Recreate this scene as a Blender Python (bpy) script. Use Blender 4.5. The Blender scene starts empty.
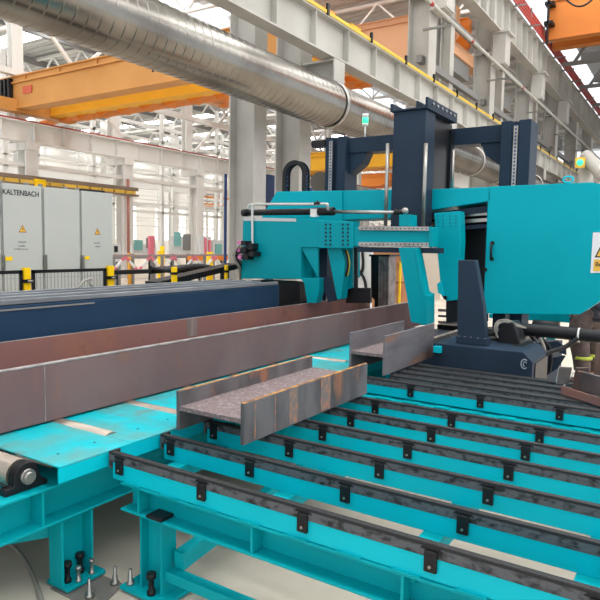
import bpy, bmesh, math, random
from mathutils import Vector, Matrix
random.seed(7)
C = bpy.context.scene.collection
SC = bpy.context.scene
PI = math.pi

# ------------------------------------------------------------------ camera
FPX, YAW, PIT, ROL, H = 619.6, 0.572222, 0.0875376, 0.017332, 1.75
_c, _s = math.cos(YAW), math.sin(YAW)
_F = Vector((_c, _s, 0)); _R = Vector((_s, -_c, 0)); _U = Vector((0, 0, 1))
F2 = _F * math.cos(PIT) - _U * math.sin(PIT); U2 = _U * math.cos(PIT) + _F * math.sin(PIT)
R3 = _R * math.cos(ROL) + U2 * math.sin(ROL); U3 = U2 * math.cos(ROL) - _R * math.sin(ROL)
cd = bpy.data.cameras.new('camera'); cam = bpy.data.objects.new('camera', cd); C.objects.link(cam)
cd.sensor_width = 36; cd.lens = FPX * 36 / 600; cd.clip_end = 400
M = Matrix((R3, U3, -F2)).transposed().to_4x4(); M.translation = (0, 0, H); cam.matrix_world = M
SC.camera = cam

def at(px, py, X=None, Y=None, Z=None):
    """world point of a photo pixel on the plane X=, Y= or Z="""
    d = F2 + R3 * ((px - 300) / FPX) - U3 * ((py - 300) / FPX)
    if X is not None: t = X / d.x
    elif Y is not None: t = Y / d.y
    else: t = (Z - H) / d.z
    return Vector((0, 0, H)) + d * t

# ------------------------------------------------------------------ world, sun, exposure
W = bpy.data.worlds.new('sky'); SC.world = W; W.use_nodes = True
bg = W.node_tree.nodes['Background']; bg.inputs[0].default_value = (0.93, 0.96, 1.0, 1); bg.inputs[1].default_value = 1.3
vs = SC.view_settings
SC.display_settings.display_device = 'sRGB'
vs.view_transform = 'Standard'; vs.look = 'None'; vs.exposure = 0.0; vs.gamma = 1; vs.use_curve_mapping = False

# ------------------------------------------------------------------ materials
def lin(r, g, b):
    f = lambda v: (v / 255) / 12.92 if v / 255 <= .04045 else ((v / 255 + .055) / 1.055) ** 2.4
    return (f(r), f(g), f(b), 1)
def mat(name, col, rough=.5, metal=0., col2=None, scale=6., stretch=(1, 1, 1), lo=.4, hi=.65, bump=0., bscale=60., col3=None, scale3=2., lo3=.55, hi3=.7, emit=0., spec=.3, zmax=None):
    m = bpy.data.materials.new(name); m.use_nodes = True
    nt = m.node_tree; b = nt.nodes['Principled BSDF']
    b.inputs['Roughness'].default_value = rough; b.inputs['Metallic'].default_value = metal
    b.inputs['Base Color'].default_value = col; b.inputs['Specular IOR Level'].default_value = spec
    if emit:
        b.inputs['Emission Color'].default_value = col; b.inputs['Emission Strength'].default_value = emit
    tc = nt.nodes.new('ShaderNodeTexCoord')
    def noise(sc, st, lo, hi, det=6):
        mp = nt.nodes.new('ShaderNodeMapping'); mp.inputs['Scale'].default_value = st
        nt.links.new(tc.outputs['Object'], mp.inputs['Vector'])
        n = nt.nodes.new('ShaderNodeTexNoise'); n.inputs['Scale'].default_value = sc; n.inputs['Detail'].default_value = det
        nt.links.new(mp.outputs[0], n.inputs['Vector'])
        r = nt.nodes.new('ShaderNodeMapRange'); r.inputs[1].default_value = lo; r.inputs[2].default_value = hi
        nt.links.new(n.outputs['Fac'], r.inputs[0]); return r.outputs[0]
    last = None
    def mix(a, c2, fac):
        x = nt.nodes.new('ShaderNodeMix'); x.data_type = 'RGBA'
        if isinstance(a, tuple): x.inputs[6].default_value = a
        else: nt.links.new(a, x.inputs[6])
        x.inputs[7].default_value = c2; nt.links.new(fac, x.inputs[0]); return x.outputs[2]
    if col2:
        fac = noise(scale, stretch, lo, hi)
        if zmax is not None:                     # scuffing only below this height of the part
            sp = nt.nodes.new('ShaderNodeSeparateXYZ'); nt.links.new(tc.outputs['Object'], sp.inputs[0])
            mr = nt.nodes.new('ShaderNodeMapRange'); mr.inputs[1].default_value = zmax; mr.inputs[2].default_value = zmax - .006
            nt.links.new(sp.outputs['Z'], mr.inputs[0])
            mu = nt.nodes.new('ShaderNodeMath'); mu.operation = 'MULTIPLY'; nt.links.new(fac, mu.inputs[0]); nt.links.new(mr.outputs[0], mu.inputs[1]); fac = mu.outputs[0]
        last = mix(col, col2, fac)
    if col3: last = mix(last if last else col, col3, noise(scale3, stretch, lo3, hi3))
    if last: nt.links.new(last, b.inputs['Base Color'])
    if bump:
        n = noise(bscale, (1, 1, 1), 0, 1); bp = nt.nodes.new('ShaderNodeBump'); bp.inputs['Strength'].default_value = bump
        bp.inputs['Distance'].default_value = .01
        nt.links.new(n, bp.inputs['Height']); nt.links.new(bp.outputs[0], b.inputs['Normal'])
    return m
TEAL = mat('teal_paint', lin(0, 192, 209), .45, col2=lin(0, 185, 202), scale=1.5, spec=.2)
TEALD = mat('teal_paint_worn', lin(8, 184, 196), .42, col2=lin(90, 158, 156), scale=3.2, lo=.45, hi=.64, col3=lin(112, 128, 126), scale3=4, lo3=.6, hi3=.75)
TEALS = mat('teal_paint_saw', lin(0, 168, 184), .42, col2=lin(0, 162, 178), scale=1.2, spec=.12)
NAVY = mat('navy_paint', lin(43, 57, 73), .45, col2=lin(38, 51, 66), scale=2, spec=.12)
NAVYB = mat('blue_navy_paint', lin(36, 60, 84), .45, col2=lin(32, 54, 76), scale=1.5, spec=.1)
BLACK = mat('black_plastic', lin(24, 25, 28), .45)
BLACKM = mat('black_metal', lin(32, 33, 36), .4, .2)
RUBBER = mat('wear_strip_black', lin(38, 39, 41), .5, col2=lin(90, 93, 97), scale=36, stretch=(1, .6, 1), lo=.34, hi=.52, bump=.5, bscale=110, zmax=.690)
MAUVE = mat('primed_steel', lin(126, 101, 100), .6, spec=.1, col2=lin(117, 92, 92), scale=2.2, stretch=(1, 1, .5), lo=.42, hi=.62, col3=lin(140, 96, 76), scale3=5, lo3=.62, hi3=.8, bump=.05)
MAUVER = mat('rusting_steel', lin(126, 92, 88), .6, col2=lin(138, 96, 80), scale=3, lo=.5, hi=.72, col3=lin(100, 74, 72), scale3=6, lo3=.6, hi3=.74)
SCALE = mat('mill_scale_steel', lin(118, 114, 116), .5, .25, col2=lin(92, 88, 90), scale=5, stretch=(1, 1, .4), lo=.4, hi=.6, col3=lin(160, 112, 88), scale3=4.5, lo3=.60, hi3=.68)
SCALE2 = mat('weathered_web_steel', lin(122, 106, 106), .6, .1, col2=lin(158, 152, 152), scale=55, lo=.5, hi=.7, bump=.1)
RUSTEDGE = mat('rusted_cut_edge', lin(196, 138, 66), .7, col2=lin(120, 84, 60), scale=14, lo=.42, hi=.6)
STEEL = mat('bare_steel', lin(176, 174, 170), .33, .85, col2=lin(146, 142, 136), scale=4)
STEELP = mat('pale_steel_edge', lin(164, 156, 154), .5, .3, col2=lin(132, 122, 120), scale=9)
ROLLER = mat('roller_steel', lin(168, 158, 146), .36, .7, col2=lin(132, 122, 112), scale=7, stretch=(1, .3, 1))
DUCT = mat('galvanised_duct', lin(140, 137, 130), .24, .97, col2=lin(112, 108, 102), scale=1.3, stretch=(.5, 1, 1), lo=.4, hi=.62)
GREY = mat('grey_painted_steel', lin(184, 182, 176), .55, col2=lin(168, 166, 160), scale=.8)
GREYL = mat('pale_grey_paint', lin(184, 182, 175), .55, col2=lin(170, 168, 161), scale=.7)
GREYF = mat('far_hazed_steel', lin(226, 225, 221), .55)  # paler than the near steel: distance haze put into the colour
TRK = mat('track_grey', lin(138, 142, 146), .5, .2, col2=lin(112, 116, 120), scale=6, stretch=(.3, 1, 1))
GREYD = mat('dim_grey_paint', lin(128, 128, 126), .6)
WHITE = mat('white_paint', lin(228, 228, 224), .5)
CAB = mat('cabinet_grey', lin(186, 188, 182), .45, col2=lin(180, 182, 176), scale=.8)
YELLOW = mat('safety_yellow', lin(250, 205, 10), .45)
TEALB = mat('teal_paint_clamp', lin(0, 150, 163), .42, col2=lin(0, 145, 157), scale=1.2, spec=.12)
TEALSHADE = mat('teal_paint_shaded', lin(0, 164, 174), .5, col2=lin(0, 156, 166), scale=2, spec=.15)  # same teal paint, with the shade on the frames put into the colour
CRANE = mat('crane_orange', lin(208, 150, 82), .5, col2=lin(200, 141, 74), scale=.5)
CRANEY = mat('crane_yellow', lin(244, 186, 48), .5)
ORANGE = mat('orange_paint', lin(226, 132, 48), .5)
REDC = mat('red_conductor', lin(164, 62, 58), .5)
PINK = mat('pinkish_red', lin(222, 120, 136), .5)
BLUE = mat('blue_panel', lin(46, 70, 118), .5)
CARD = mat('brown_carton', lin(176, 126, 88), .7, col2=lin(150, 96, 64), scale=3)
GREEN = mat('green_lens', lin(60, 220, 160), .3, emit=1.2)
LAMPW = mat('skylight_glow', (1, 1, 1, 1), .5, emit=7.5)
LAMPF = mat('far_skylight_glow', (1, 1, 1, 1), .5, emit=8.5)
WINW = mat('bright_window', (1, .98, .93, 1), .5, emit=1.3)
INK = mat('dark_lettering', lin(34, 36, 40), .6)
SIGNW = mat('sign_white', lin(232, 234, 238), .45)
SIGNY = mat('sign_amber', lin(240, 190, 80), .5)
CLOTH = mat('brown_trousers', lin(98, 84, 80), .85, col2=lin(82, 70, 66), scale=14)
JACKET = mat('dark_work_jacket', lin(60, 62, 70), .85)
SKIN = mat('skin', lin(206, 160, 132), .55)
HAIR = mat('dark_hair', lin(30, 26, 24), .6)
LIME = mat('reflective_lime', lin(188, 200, 80), .5)
BOOT = mat('brown_leather', lin(140, 86, 50), .55)
CABLE = mat('grey_cable', lin(150, 146, 138), .5)
MESHM = mat('mesh_wire_grey', lin(150, 152, 150), .5)
CONC = mat('concrete', lin(206, 194, 178), .75, col2=lin(186, 175, 160), scale=1.1, lo=.4, hi=.68, col3=lin(160, 150, 138), scale3=.6, lo3=.56, hi3=.74, bump=.06)
ROOFM = mat('roof_sheet', lin(190, 192, 192), .6)
WALLM = mat('hall_wall', lin(236, 234, 228), .7)  # wall colour brightened to stand in for haze in the far hall

# ------------------------------------------------------------------ helpers
ORG = {}
class MB:
    def __init__(s): s.bm = bmesh.new()
    def box(s, x0, x1, y0, y1, z0, z1):
        v = [s.bm.verts.new(p) for p in ((x0, y0, z0), (x1, y0, z0), (x1, y1, z0), (x0, y1, z0), (x0, y0, z1), (x1, y0, z1), (x1, y1, z1), (x0, y1, z1))]
        for f in ((3, 2, 1, 0), (4, 5, 6, 7), (0, 1, 5, 4), (1, 2, 6, 5), (2, 3, 7, 6), (3, 0, 4, 7)): s.bm.faces.new([v[i] for i in f])
        return s
    def prism(s, pts, vec):
        vec = Vector(vec); a = [s.bm.verts.new(Vector(p)) for p in pts]; b = [s.bm.verts.new(Vector(p) + vec) for p in pts]
        n = len(a); fs = [s.bm.faces.new(a), s.bm.faces.new(b[::-1])]
        for i in range(n): fs.append(s.bm.faces.new((a[i], b[i], b[(i + 1) % n], a[(i + 1) % n])))
        bmesh.ops.recalc_face_normals(s.bm, faces=fs)
        return s
    def pxX(s, px, X0, X1):            # outline read from the photo, on the real plane X0, extruded to X1
        return s.prism([at(a, b, X=X0) for a, b in px], (X1 - X0, 0, 0))
    def ext(s, prof, ax, a0, a1):      # 2-D profile pushed along an axis
        f = {'X': lambda u, v: (a0, u, v), 'Y': lambda u, v: (u, a0, v), 'Z': lambda u, v: (u, v, a0)}[ax]
        d = {'X': (a1 - a0, 0, 0), 'Y': (0, a1 - a0, 0), 'Z': (0, 0, a1 - a0)}[ax]
        return s.prism([f(*p) for p in prof], d)
    def tube(s, pts, r, n=10, cap=True):
        pts = [Vector(p) for p in pts]; rings = []; up = None
        for i, p in enumerate(pts):
            t = (pts[min(i + 1, len(pts) - 1)] - pts[max(i - 1, 0)]).normalized()
            if up is None: up = Vector((0, 0, 1)) if abs(t.z) < .9 else Vector((0, 1, 0))
            a = t.cross(up); a = a.normalized() if a.length > 1e-4 else t.orthogonal().normalized()
            b = a.cross(t).normalized(); up = b
            rr = r[i] if isinstance(r, (list, tuple)) else r
            rings.append([s.bm.verts.new(p + (a * math.cos(2 * PI * k / n) + b * math.sin(2 * PI * k / n)) * rr) for k in range(n)])
        fs = []
        for q, w in zip(rings, rings[1:]):
            for k in range(n): fs.append(s.bm.faces.new((q[k], q[(k + 1) % n], w[(k + 1) % n], w[k])))
        if cap: fs += [s.bm.faces.new(rings[0]), s.bm.faces.new(rings[-1])]
        for f in fs: f.smooth = len(f.verts) == 4
        bmesh.ops.recalc_face_normals(s.bm, faces=fs)
        return s
    def bar(s, p, q, w, h=None):       # square bar between two points
        p, q = Vector(p), Vector(q); h = h or w; t = (q - p).normalized()
        a = t.cross(Vector((0, 0, 1))) if abs(t.z) < .95 else t.cross(Vector((0, 1, 0)))
        a.normalize(); b = a.cross(t)
        return s.prism([p + a * (x * w / 2) + b * (y * h / 2) for x, y in ((-1, -1), (1, -1), (1, 1), (-1, 1))], q - p)
    def ball(s, c, r, sc=(1, 1, 1), u=14, v=10):
        bmesh.ops.create_uvsphere(s.bm, u_segments=u, v_segments=v, radius=r, matrix=Matrix.Translation(c) @ Matrix.Diagonal((*sc, 1)))
        for f in s.bm.faces: f.smooth = True
        return s
    def obj(s, name, m, parent=None, bevel=0., label=None):
        me = bpy.data.meshes.new(name); o = bpy.data.objects.new(name, me)
        if parent is None:
            n = len(s.bm.verts); lo = [min(v.co[i] for v in s.bm.verts) for i in range(3)]; hi = [max(v.co[i] for v in s.bm.verts) for i in range(3)]
            org = Vector(((lo[0] + hi[0]) / 2, (lo[1] + hi[1]) / 2, lo[2])); o.location = org
        else:
            org = ORG[parent.name]; o.parent = parent
        ORG[o.name] = org
        bmesh.ops.translate(s.bm, verts=s.bm.verts, vec=-org)
        s.bm.to_mesh(me); s.bm.free(); me.materials.append(m); C.objects.link(o)
        if bevel:
            bv = o.modifiers.new('bevel', 'BEVEL'); bv.width = bevel; bv.segments = 2; bv.limit_method = 'ANGLE'; bv.angle_limit = .7
        if label: o['label'] = label
        return o
def objs(b, name, m, parent, bevel=0., label=None):
    """every loose piece of the builder becomes a part of its own"""
    seen = set(); groups = []
    for v in b.bm.verts:
        if v in seen: continue
        st = [v]; seen.add(v); g = []
        while st:
            w = st.pop(); g.append(w)
            for e in w.link_edges:
                o_ = e.other_vert(w)
                if o_ not in seen: seen.add(o_); st.append(o_)
        groups.append(g)
    out = []
    for g in groups:
        q = MB(); mp = {v: q.bm.verts.new(v.co) for v in g}; fs = {f for v in g for f in v.link_faces}
        for f in fs:
            nf = q.bm.faces.new([mp[v] for v in f.verts]); nf.smooth = f.smooth
        out.append(q.obj(name, m, parent, bevel, label))
    b.bm.free(); return out
def thing(name, label, cat, loc=(0, 0, 0), group=None, kind=None):
    o = bpy.data.objects.new(name, None); o.empty_display_size = .1; C.objects.link(o); o.location = loc; ORG[o.name] = Vector(loc)
    return tag(o, label, cat, group, kind)
def tag(o, label, cat, group=None, kind=None):
    o['label'] = label; o['category'] = cat
    if group: o['group'] = group
    if kind: o['kind'] = kind
    return o
def struct(o, label=None, cat=None):
    o['kind'] = 'structure'
    if label: o['label'] = label
    if cat: o['category'] = cat
    return o
def dup(root, off, label=None, group=None):
    r = root.copy(); C.objects.link(r); r.location = root.location + Vector(off); ORG[r.name] = ORG[root.name] + Vector(off)
    if label: r['label'] = label
    if group: r['group'] = group
    def rec(src, dst):
        for ch in list(src.children):
            c = ch.copy(); C.objects.link(c); c.parent = dst; ORG[c.name] = ORG[dst.name]; rec(ch, c)
    rec(root, r)
    return r
def iprof(cu, cv, b, h, tf, tw, flat=False):   # I section: flanges top and bottom (flat: flanges upright)
    p = [(-b/2, -h/2), (b/2, -h/2), (b/2, -h/2+tf), (tw/2, -h/2+tf), (tw/2, h/2-tf), (b/2, h/2-tf), (b/2, h/2), (-b/2, h/2), (-b/2, h/2-tf), (-tw/2, h/2-tf), (-tw/2, -h/2+tf), (-b/2, -h/2+tf)]
    return [(cu + (v if flat else u), cv + (u if flat else v)) for u, v in p]
def text(name, body, size, m, parent, M4, bold=0., label=None, depth=.002, sx=1.):
    cu = bpy.data.curves.new(name, 'FONT'); cu.body = body; cu.size = size; cu.extrude = depth; cu.offset = bold; cu.align_x = 'CENTER'; cu.align_y = 'CENTER'
    t = bpy.data.objects.new('tmp', cu); C.objects.link(t); bpy.context.view_layer.update()
    me = bpy.data.meshes.new_from_object(t.evaluated_get(bpy.context.evaluated_depsgraph_get()))
    bpy.data.objects.remove(t); me.materials.clear(); me.materials.append(m)
    me.transform(Matrix.Translation(-ORG[parent.name]) @ M4 @ Matrix.Diagonal((sx, 1, 1, 1)))
    o = bpy.data.objects.new(name, me); C.objects.link(o); o.parent = parent; ORG[o.name] = ORG[parent.name]
    if label: o['label'] = label
    return o
RY = Matrix.Rotation(PI/2, 4, 'X')                                     # lettering on a face towards -Y
RX = Matrix.Rotation(-PI/2, 4, 'Z') @ Matrix.Rotation(PI/2, 4, 'X')    # lettering on a face towards -X

# ================================================================== SETTING
b = MB(); b.box(-8, 90, -14, 62, -.2, 0); fl = struct(b.obj('floor', CONC), 'beige grey concrete factory floor', 'floor')
b = MB(); b.box(-8, 90, 61, 61.3, 0, 12); struct(b.obj('wall_left', WALLM), 'pale wall at the far side of the hall', 'wall')
b = MB(); b.box(90, 90.3, -14, 61, 0, 13); struct(b.obj('wall_back', WALLM), 'pale end wall of the hall', 'wall')
# roof over the neighbouring bays: ribbed sheet between skylight strips
def roof(y0, y1, z, n, num=None):
    b = MB(); g = MB(); step = 7.0; x = -6.0
    while x < 88:
        gl = (4.6 if x < 30 else 6.99) if num else (5.7 if x < 24 or y0 > 20 else 6.99)
        b.box(x, x + gl, y0, y1, z, z + .15)
        for k in range(8): b.box(x + .3 + k * .58, x + .4 + k * .58, y0, y1, z - .07, z)
        g.box(x + gl, x + step, y0, y1, z + .02, z + .08); x += step
    struct(b.obj('ceiling', ROOFM), 'ribbed roof sheeting ' + n, 'ceiling')
    o = struct(g.obj('window_' + (num or ('1' if y0 < 20 else '2')), LAMPW if num else LAMPF), 'bright skylight strips ' + n, 'skylight')
roof(9.6, 24.2, 15.0, 'over the bay beyond the grey columns')
roof(25.2, 60.5, 13.0, 'over the far bay')
roof(-16, 8.6, 16.5, 'over the saw bay', '3')
def truss(xs, y0, y1, zb, zt, name, lab):
    b = MB(); n = int((y1 - y0) / 2.6)
    for x in xs:
        b.box(x - .08, x + .08, y0, y1, zb - .08, zb + .08); b.box(x - .08, x + .08, y0, y1, zt - .08, zt + .08)
        for k in range(n):
            a = y0 + (y1 - y0) * k / n; c = y0 + (y1 - y0) * (k + 1) / n; m_ = (a + c) / 2
            b.bar((x, a, zt), (x, m_, zb), .09); b.bar((x, m_, zb), (x, c, zt), .09)
    struct(b.obj(name, GREYF), lab, 'roof truss')
truss([10 + 7 * k for k in range(10)], 9.6, 24.0, 13.4, 14.7, 'trim_1', 'white lattice roof trusses of the middle bay')
truss([10 + 7 * k for k in range(10)], 25.4, 60, 11.3, 12.8, 'trim_2', 'white lattice roof trusses of the far bay')
b = MB()
for y in (30, 35, 40, 45, 50, 55): b.box(-6, 88, y - .1, y + .1, 12.5, 12.85)
struct(b.obj('trim_3', GREYD), 'roof purlins of the far bay', 'purlin')
b = MB()
for k in range(8): b.box(14 + 9 * k, 19.5 + 9 * k, 60.85, 60.98, 2.2, 6.5)
struct(b.obj('window_4', WINW), 'bright windows in the far wall', 'window')

# ---- columns of the near row
Y0 = 8.35
def hcol(x, w, y, d, z1, label, group=None, m=GREY, base=True, name='steel_column'):
    t = thing(name, label, 'column', (x + w/2, y + d/2, 0), group)
    b = MB(); f = .035
    b.box(x, x + w, y, y + f, 0, z1); b.box(x, x + w, y + d - f, y + d, 0, z1); b.box(x + w/2 - .02, x + w/2 + .02, y + f, y + d - f, 0, z1)
    b.obj('shaft', m, t)
    b = MB()
    for z in (6.05, 10.4): b.box(x + .01, x + w - .01, y + f, y + d - f, z, z + .05)
    objs(b, 'stiffener', m, t)
    b = MB(); b.box(x - .1, x + w + .1, y - .03, y + d + .1, 0, .05); b.obj('base_plate', m, t)
    return t
XA, XB = 1.317 * Y0, 1.535 * Y0
hcol(XA, .46, Y0, .7, 13.6, 'grey steel column just left of the ribbed cable chain, behind the spiral duct')
hcol(XB, .52, Y0, .72, 13.6, 'grey steel column right behind the ribbed cable chain arch, carrying a bracket')
labs = ['grey steel column over the saw gantry post, nearest of the right hand row', 'grey steel column second along the right hand row', 'grey steel column third along the right hand row',
        'grey steel column fourth along the right hand row', 'grey steel column fifth along the right hand row', 'grey steel column last along the right hand row']
for k, x in enumerate((20.9, 28.3, 35.7, 43.1, 50.5, 57.9)):
    hcol(x, .7, Y0, .8, 13.6, labs[k])
# brackets under the low runway
for i, x in enumerate((XB, 20.9, 28.3, 35.7, 43.1)):
    b = MB(); b.box(x, x + .5, 7.42, Y0 - .035, 6.05, 6.10); b.box(x, x + .5, 7.42, Y0 - .035, 5.53, 5.58); b.box(x + .22, x + .26, 7.44, Y0 - .035, 5.58, 6.05); b.box(x, x + .5, 7.42, 7.46, 5.58, 6.05)
    tag(b.obj('runway_bracket', GREY), ['grey bracket on the column behind the cable chain, above the duct', 'grey bracket under the yellow edged runway on the first far column', 'grey bracket under the yellow edged runway on the second far column', 'grey bracket under the yellow edged runway on the third far column', 'grey bracket under the yellow edged runway on the fourth far column'][i], 'bracket')
# ---- low crane runway with yellow rail
yc = 7.6; zb, zt = 1.75 + .588 * 7.42, 1.75 + .713 * 7.45
t = thing('crane_runway', 'grey crane runway girder with yellow rail passing above the spiral duct', 'crane runway', (30, yc, zb))
b = MB(); b.ext(iprof(yc, (zb + zt - .1) / 2, .36, zt - .1 - zb, .04, .03), 'X', -4, 75); b.obj('girder', GREYL, t)
b = MB()
for k in range(50):
    x = -3 + k * 1.5; b.box(x, x + .025, yc - .17, yc + .17, zb + .04, zt - .14)
objs(b, 'stiffener', GREYL, t)
b = MB(); b.box(-4, 75, yc - .2, yc - .06, zt - .1, zt - .02); b.obj('rail', mat('dull_rail_yellow', lin(216, 182, 64), .5), t, label='yellow painted rail')
b = MB()
for k in range(24):
    x = 8 + k * 2.2; b.box(x, x + .08, yc - .23, yc - .17, zt - .12, zt + .12)
objs(b, 'rail_clip', BLACK, t)
# ---- upper crane runway, red conductor bars
yu = 8.2; zb2, zt2 = 1.75 + 1.19 * 8.0, 1.75 + 1.40 * 8.0
t = thing('crane_runway', 'upper grey crane runway girder with closely spaced stiffeners at top right', 'crane runway', (30, yu, zb2))
b = MB(); b.ext(iprof(yu, (zb2 + zt2) / 2, .5, zt2 - zb2, .05, .04), 'X', 2, 80); b.obj('girder', GREYL, t)
b = MB()
for k in range(66):
    x = 3 + k * 1.15; b.box(x, x + .03, yu - .24, yu + .24, zb2 + .05, zt2 - .05)
objs(b, 'stiffener', GREYL, t)
b = MB(); b.box(2, 80, yu - .06, yu + .06, zt2, zt2 + .14); b.obj('rail', GREYD, t)
t = thing('conductor_rail', 'bundle of red conductor bars above the upper runway at top right', 'conductor rail', (30, yu, zt2))
for k in range(4):
    b = MB(); b.box(8, 80, yu - .42 + k * .03, yu - .37 + k * .03, zt2 - .05 + k * .22, zt2 + .07 + k * .22); b.obj('bar', REDC, t)
b = MB()
for k in range(22): b.box(9 + 3 * k, 9.06 + 3 * k, yu - .8, yu - .26, zt2 - .12, zt2 - .06); b.box(9 + 3 * k, 9.06 + 3 * k, yu - .38, yu - .32, zt2 - .06, zt2 + .8)
objs(b, 'support_arm', GREYD, t)
# silver pipe with red bands
py_ = 7.4; pz = 1.75 + 1.005 * py_
t = thing('overhead_pipe', 'thin silver pipe with red bands running under the upper runway', 'pipe', (30, py_, pz))
b = MB(); b.tube([(5, py_, pz), (80, py_, pz)], .062, 12); b.obj('pipe', GREYL, t)
b = MB()
for x in (13.2, 18.5, 22.5, 30): b.tube([(x, py_, pz), (x + .22, py_, pz)], .066, 12)
objs(b, 'band', REDC, t)
b = MB()
for x in (16, 20.3, 27.7, 35.1, 42.5, 49.9): b.box(x, x + .07, py_ - .05, Y0, pz - .16, pz - .09)
objs(b, 'hanger', GREYD, t)
# platforms / boxes and cross struts between the columns of the right hand row
b = MB()
for x in (20.9, 28.3, 35.7, 43.1, 50.5): 
    b.box(x, x + 6.7, 8.6, 8.8, 8.2, 8.45); b.box(x, x + 6.7, 8.6, 8.8, 10.4, 10.6)
struct(b.obj('trim_4', GREYD), 'grey struts bracing the right hand columns', 'bracing')
for i, x in ((1, 24.2), (2, 31.6), (3, 39)):
    b = MB(); b.ext(iprof(x, 8.9, .42, .42, .03, .03), 'Z', 0, 13.5)
    tag(b.obj('wind_post', GREYL), ['pale upright post left of the first far grey column', 'pale upright post between the first and second far columns', 'pale upright post between the second and third far columns', 'pale upright post between the third and fourth far columns'][i], 'post')

for i, x in enumerate((XB, 20.9, 28.3, 35.7, 43.1)):
    b = MB(); b.box(x - .05, x + .75, 7.75, Y0 - .035, 9.9, 11.2); b.box(x - .15, x + .85, 7.6, Y0 - .035, 11.18, 11.26); b.box(x - .1, x + .8, 7.8, Y0 - .035, 9.85, 9.93)
    tag(b.obj('girder_bracket', GREY), ['grey box bracket under the upper girder at the top of the double columns', 'grey box bracket under the upper girder on the first far column', 'grey box bracket under the upper girder on the second far column', 'grey box bracket under the upper girder on the third far column', 'grey box bracket under the upper girder on the fourth far column'][i], 'bracket')
b = MB()
for x in (24.6, 32.0, 39.4, 46.8):
    b.box(x - .35, x + .35, 9.3, 9.9, 0, 14); b.box(x - .6, x + 2.4, 9.2, 9.6, 6.3, 7.6); b.box(x + .4, x + 3.4, 9.25, 9.6, 9.2, 10.0)
for x in (40, 46, 52, 60):
    b.box(x, x + .35, -10, 7.6, 14.4, 14.9); b.box(x, x + .25, -10, 7.6, 12.6, 12.8)
    for k in range(6): b.bar((x + .1, 7 - k * 2.4, 12.7), (x + .1, 5.8 - k * 2.4, 14.5), .16); b.bar((x + .1, 5.8 - k * 2.4, 14.5), (x + .1, 4.6 - k * 2.4, 12.7), .16)
b.box(38, 88, 3.2, 3.5, 13.4, 13.8); b.box(38, 88, -1, -.7, 13.4, 13.8); b.box(50, 50.8, 4.4, 5.2, 0, 14)
struct(b.obj('trim_11', GREYD), 'darker grey steelwork behind the right hand columns', 'steelwork')
# ---- spiral duct
dy, dz, dr = 7.44, 5.0, .5
t = thing('spiral_duct', 'large galvanised spiral duct crossing the upper left of the hall', 'duct', (20, dy, dz))
b = MB(); pts = []; rad = []; x = 2.6
while x < 17.3:
    for o, r in ((-.003, dr), (0, dr), (.006, dr + .006), (.016, dr + .006), (.022, dr), (.025, dr)): pts.append((x + o, dy, dz)); rad.append(r)
    x += .2
b.tube(pts, rad, 64, False); b.obj('duct_run', DUCT, t)
b = MB(); pts = []; rad = []; x = 17.3
while x < 60:
    for o, r in ((-.003, dr), (0, dr), (.006, dr + .006), (.016, dr + .006), (.022, dr), (.025, dr)): pts.append((x + o, dy, dz)); rad.append(r)
    x += .25
b.tube(pts, rad, 48, False); b.obj('duct_run', DUCT, t)
b = MB()
for x in (12.6, 19.2, 23.1, 26.2, 33): b.tube([(x, dy, dz), (x + .03, dy, dz), (x + .05, dy, dz), (x + .09, dy, dz)], [dr + .02, dr + .055, dr + .055, dr + .02], 48, False)
objs(b, 'flange_collar', STEEL, t)
b = MB()
for x in (14.9, 21.5): b.tube([(x, dy, dz + dr), (x, dy, 6.05)], .012, 6)
objs(b, 'hanger_rod', GREYD, t)

# ---- far runway and columns
yf = 24.5
t = thing('crane_runway', 'long pale crane runway girder beneath the orange crane at left', 'crane runway', (25, yf, 5.9))
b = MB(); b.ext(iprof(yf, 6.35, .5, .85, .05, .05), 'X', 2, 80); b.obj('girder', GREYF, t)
b = MB()
for k in range(50): b.box(3 + 1.5 * k, 3.03 + 1.5 * k, yf - .23, yf + .23, 5.97, 6.72)
objs(b, 'stiffener', GREYF, t)
b = MB(); b.box(2, 80, yf - .24, yf - .12, 6.78, 6.84); b.obj('rail', REDC, t)
FX = [11, 16.3, 21.6, 26.9, 32.2, 37.5, 42.8, 48.1]
cl = None
for k, x in enumerate(FX):
    lab = {1: 'pale column behind the cabinet with the company lettering', 2: 'pale column just right of the grey cabinets', 3: 'pale column left of the two yellow bollards'}.get(k, 'pale column of the far runway row')
    t = thing('runway_column', lab, 'column', (x, yf, 0), None if k in (1, 2, 3) else 'columns under the far runway')
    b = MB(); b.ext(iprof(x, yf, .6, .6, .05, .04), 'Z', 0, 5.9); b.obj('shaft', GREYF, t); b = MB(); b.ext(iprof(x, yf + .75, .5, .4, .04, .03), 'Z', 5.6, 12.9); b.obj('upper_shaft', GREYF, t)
    b = MB(); b.box(x - .3, x + .3, yf - .4, yf + .95, 5.6, 5.92); b.obj('corbel', GREYF, t)
for k in range(6):
    x = 20 + 8 * k; b = MB(); b.ext(iprof(x, 43, .7, .7, .05, .05), 'Z', 0, 12)
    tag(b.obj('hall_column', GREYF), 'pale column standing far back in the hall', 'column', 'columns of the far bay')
for i, (y, z, h) in enumerate(((42.6, 6.6, .8), (42.6, 9.2, .3), (24.5, 8.6, .25), (24.5, 4.9, .16), (33, 9.8, .2))):
    b = MB(); b.box(4, 85, y - .15, y + .15, z, z + h); struct(b.obj('trim_%d' % (5 + i), GREYF), 'long horizontal beam in the far hall', 'beam')
b = MB()
for k, x in enumerate(FX[:-1]):
    if k % 2: b.bar((x, yf + .1, 7), (x + 5.3, yf + .1, 12), .14); b.bar((x, yf + .1, 12), (x + 5.3, yf + .1, 7), .14)
struct(b.obj('trim_10', GREYF), 'crossed wind bracing above the far runway', 'bracing')

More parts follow.
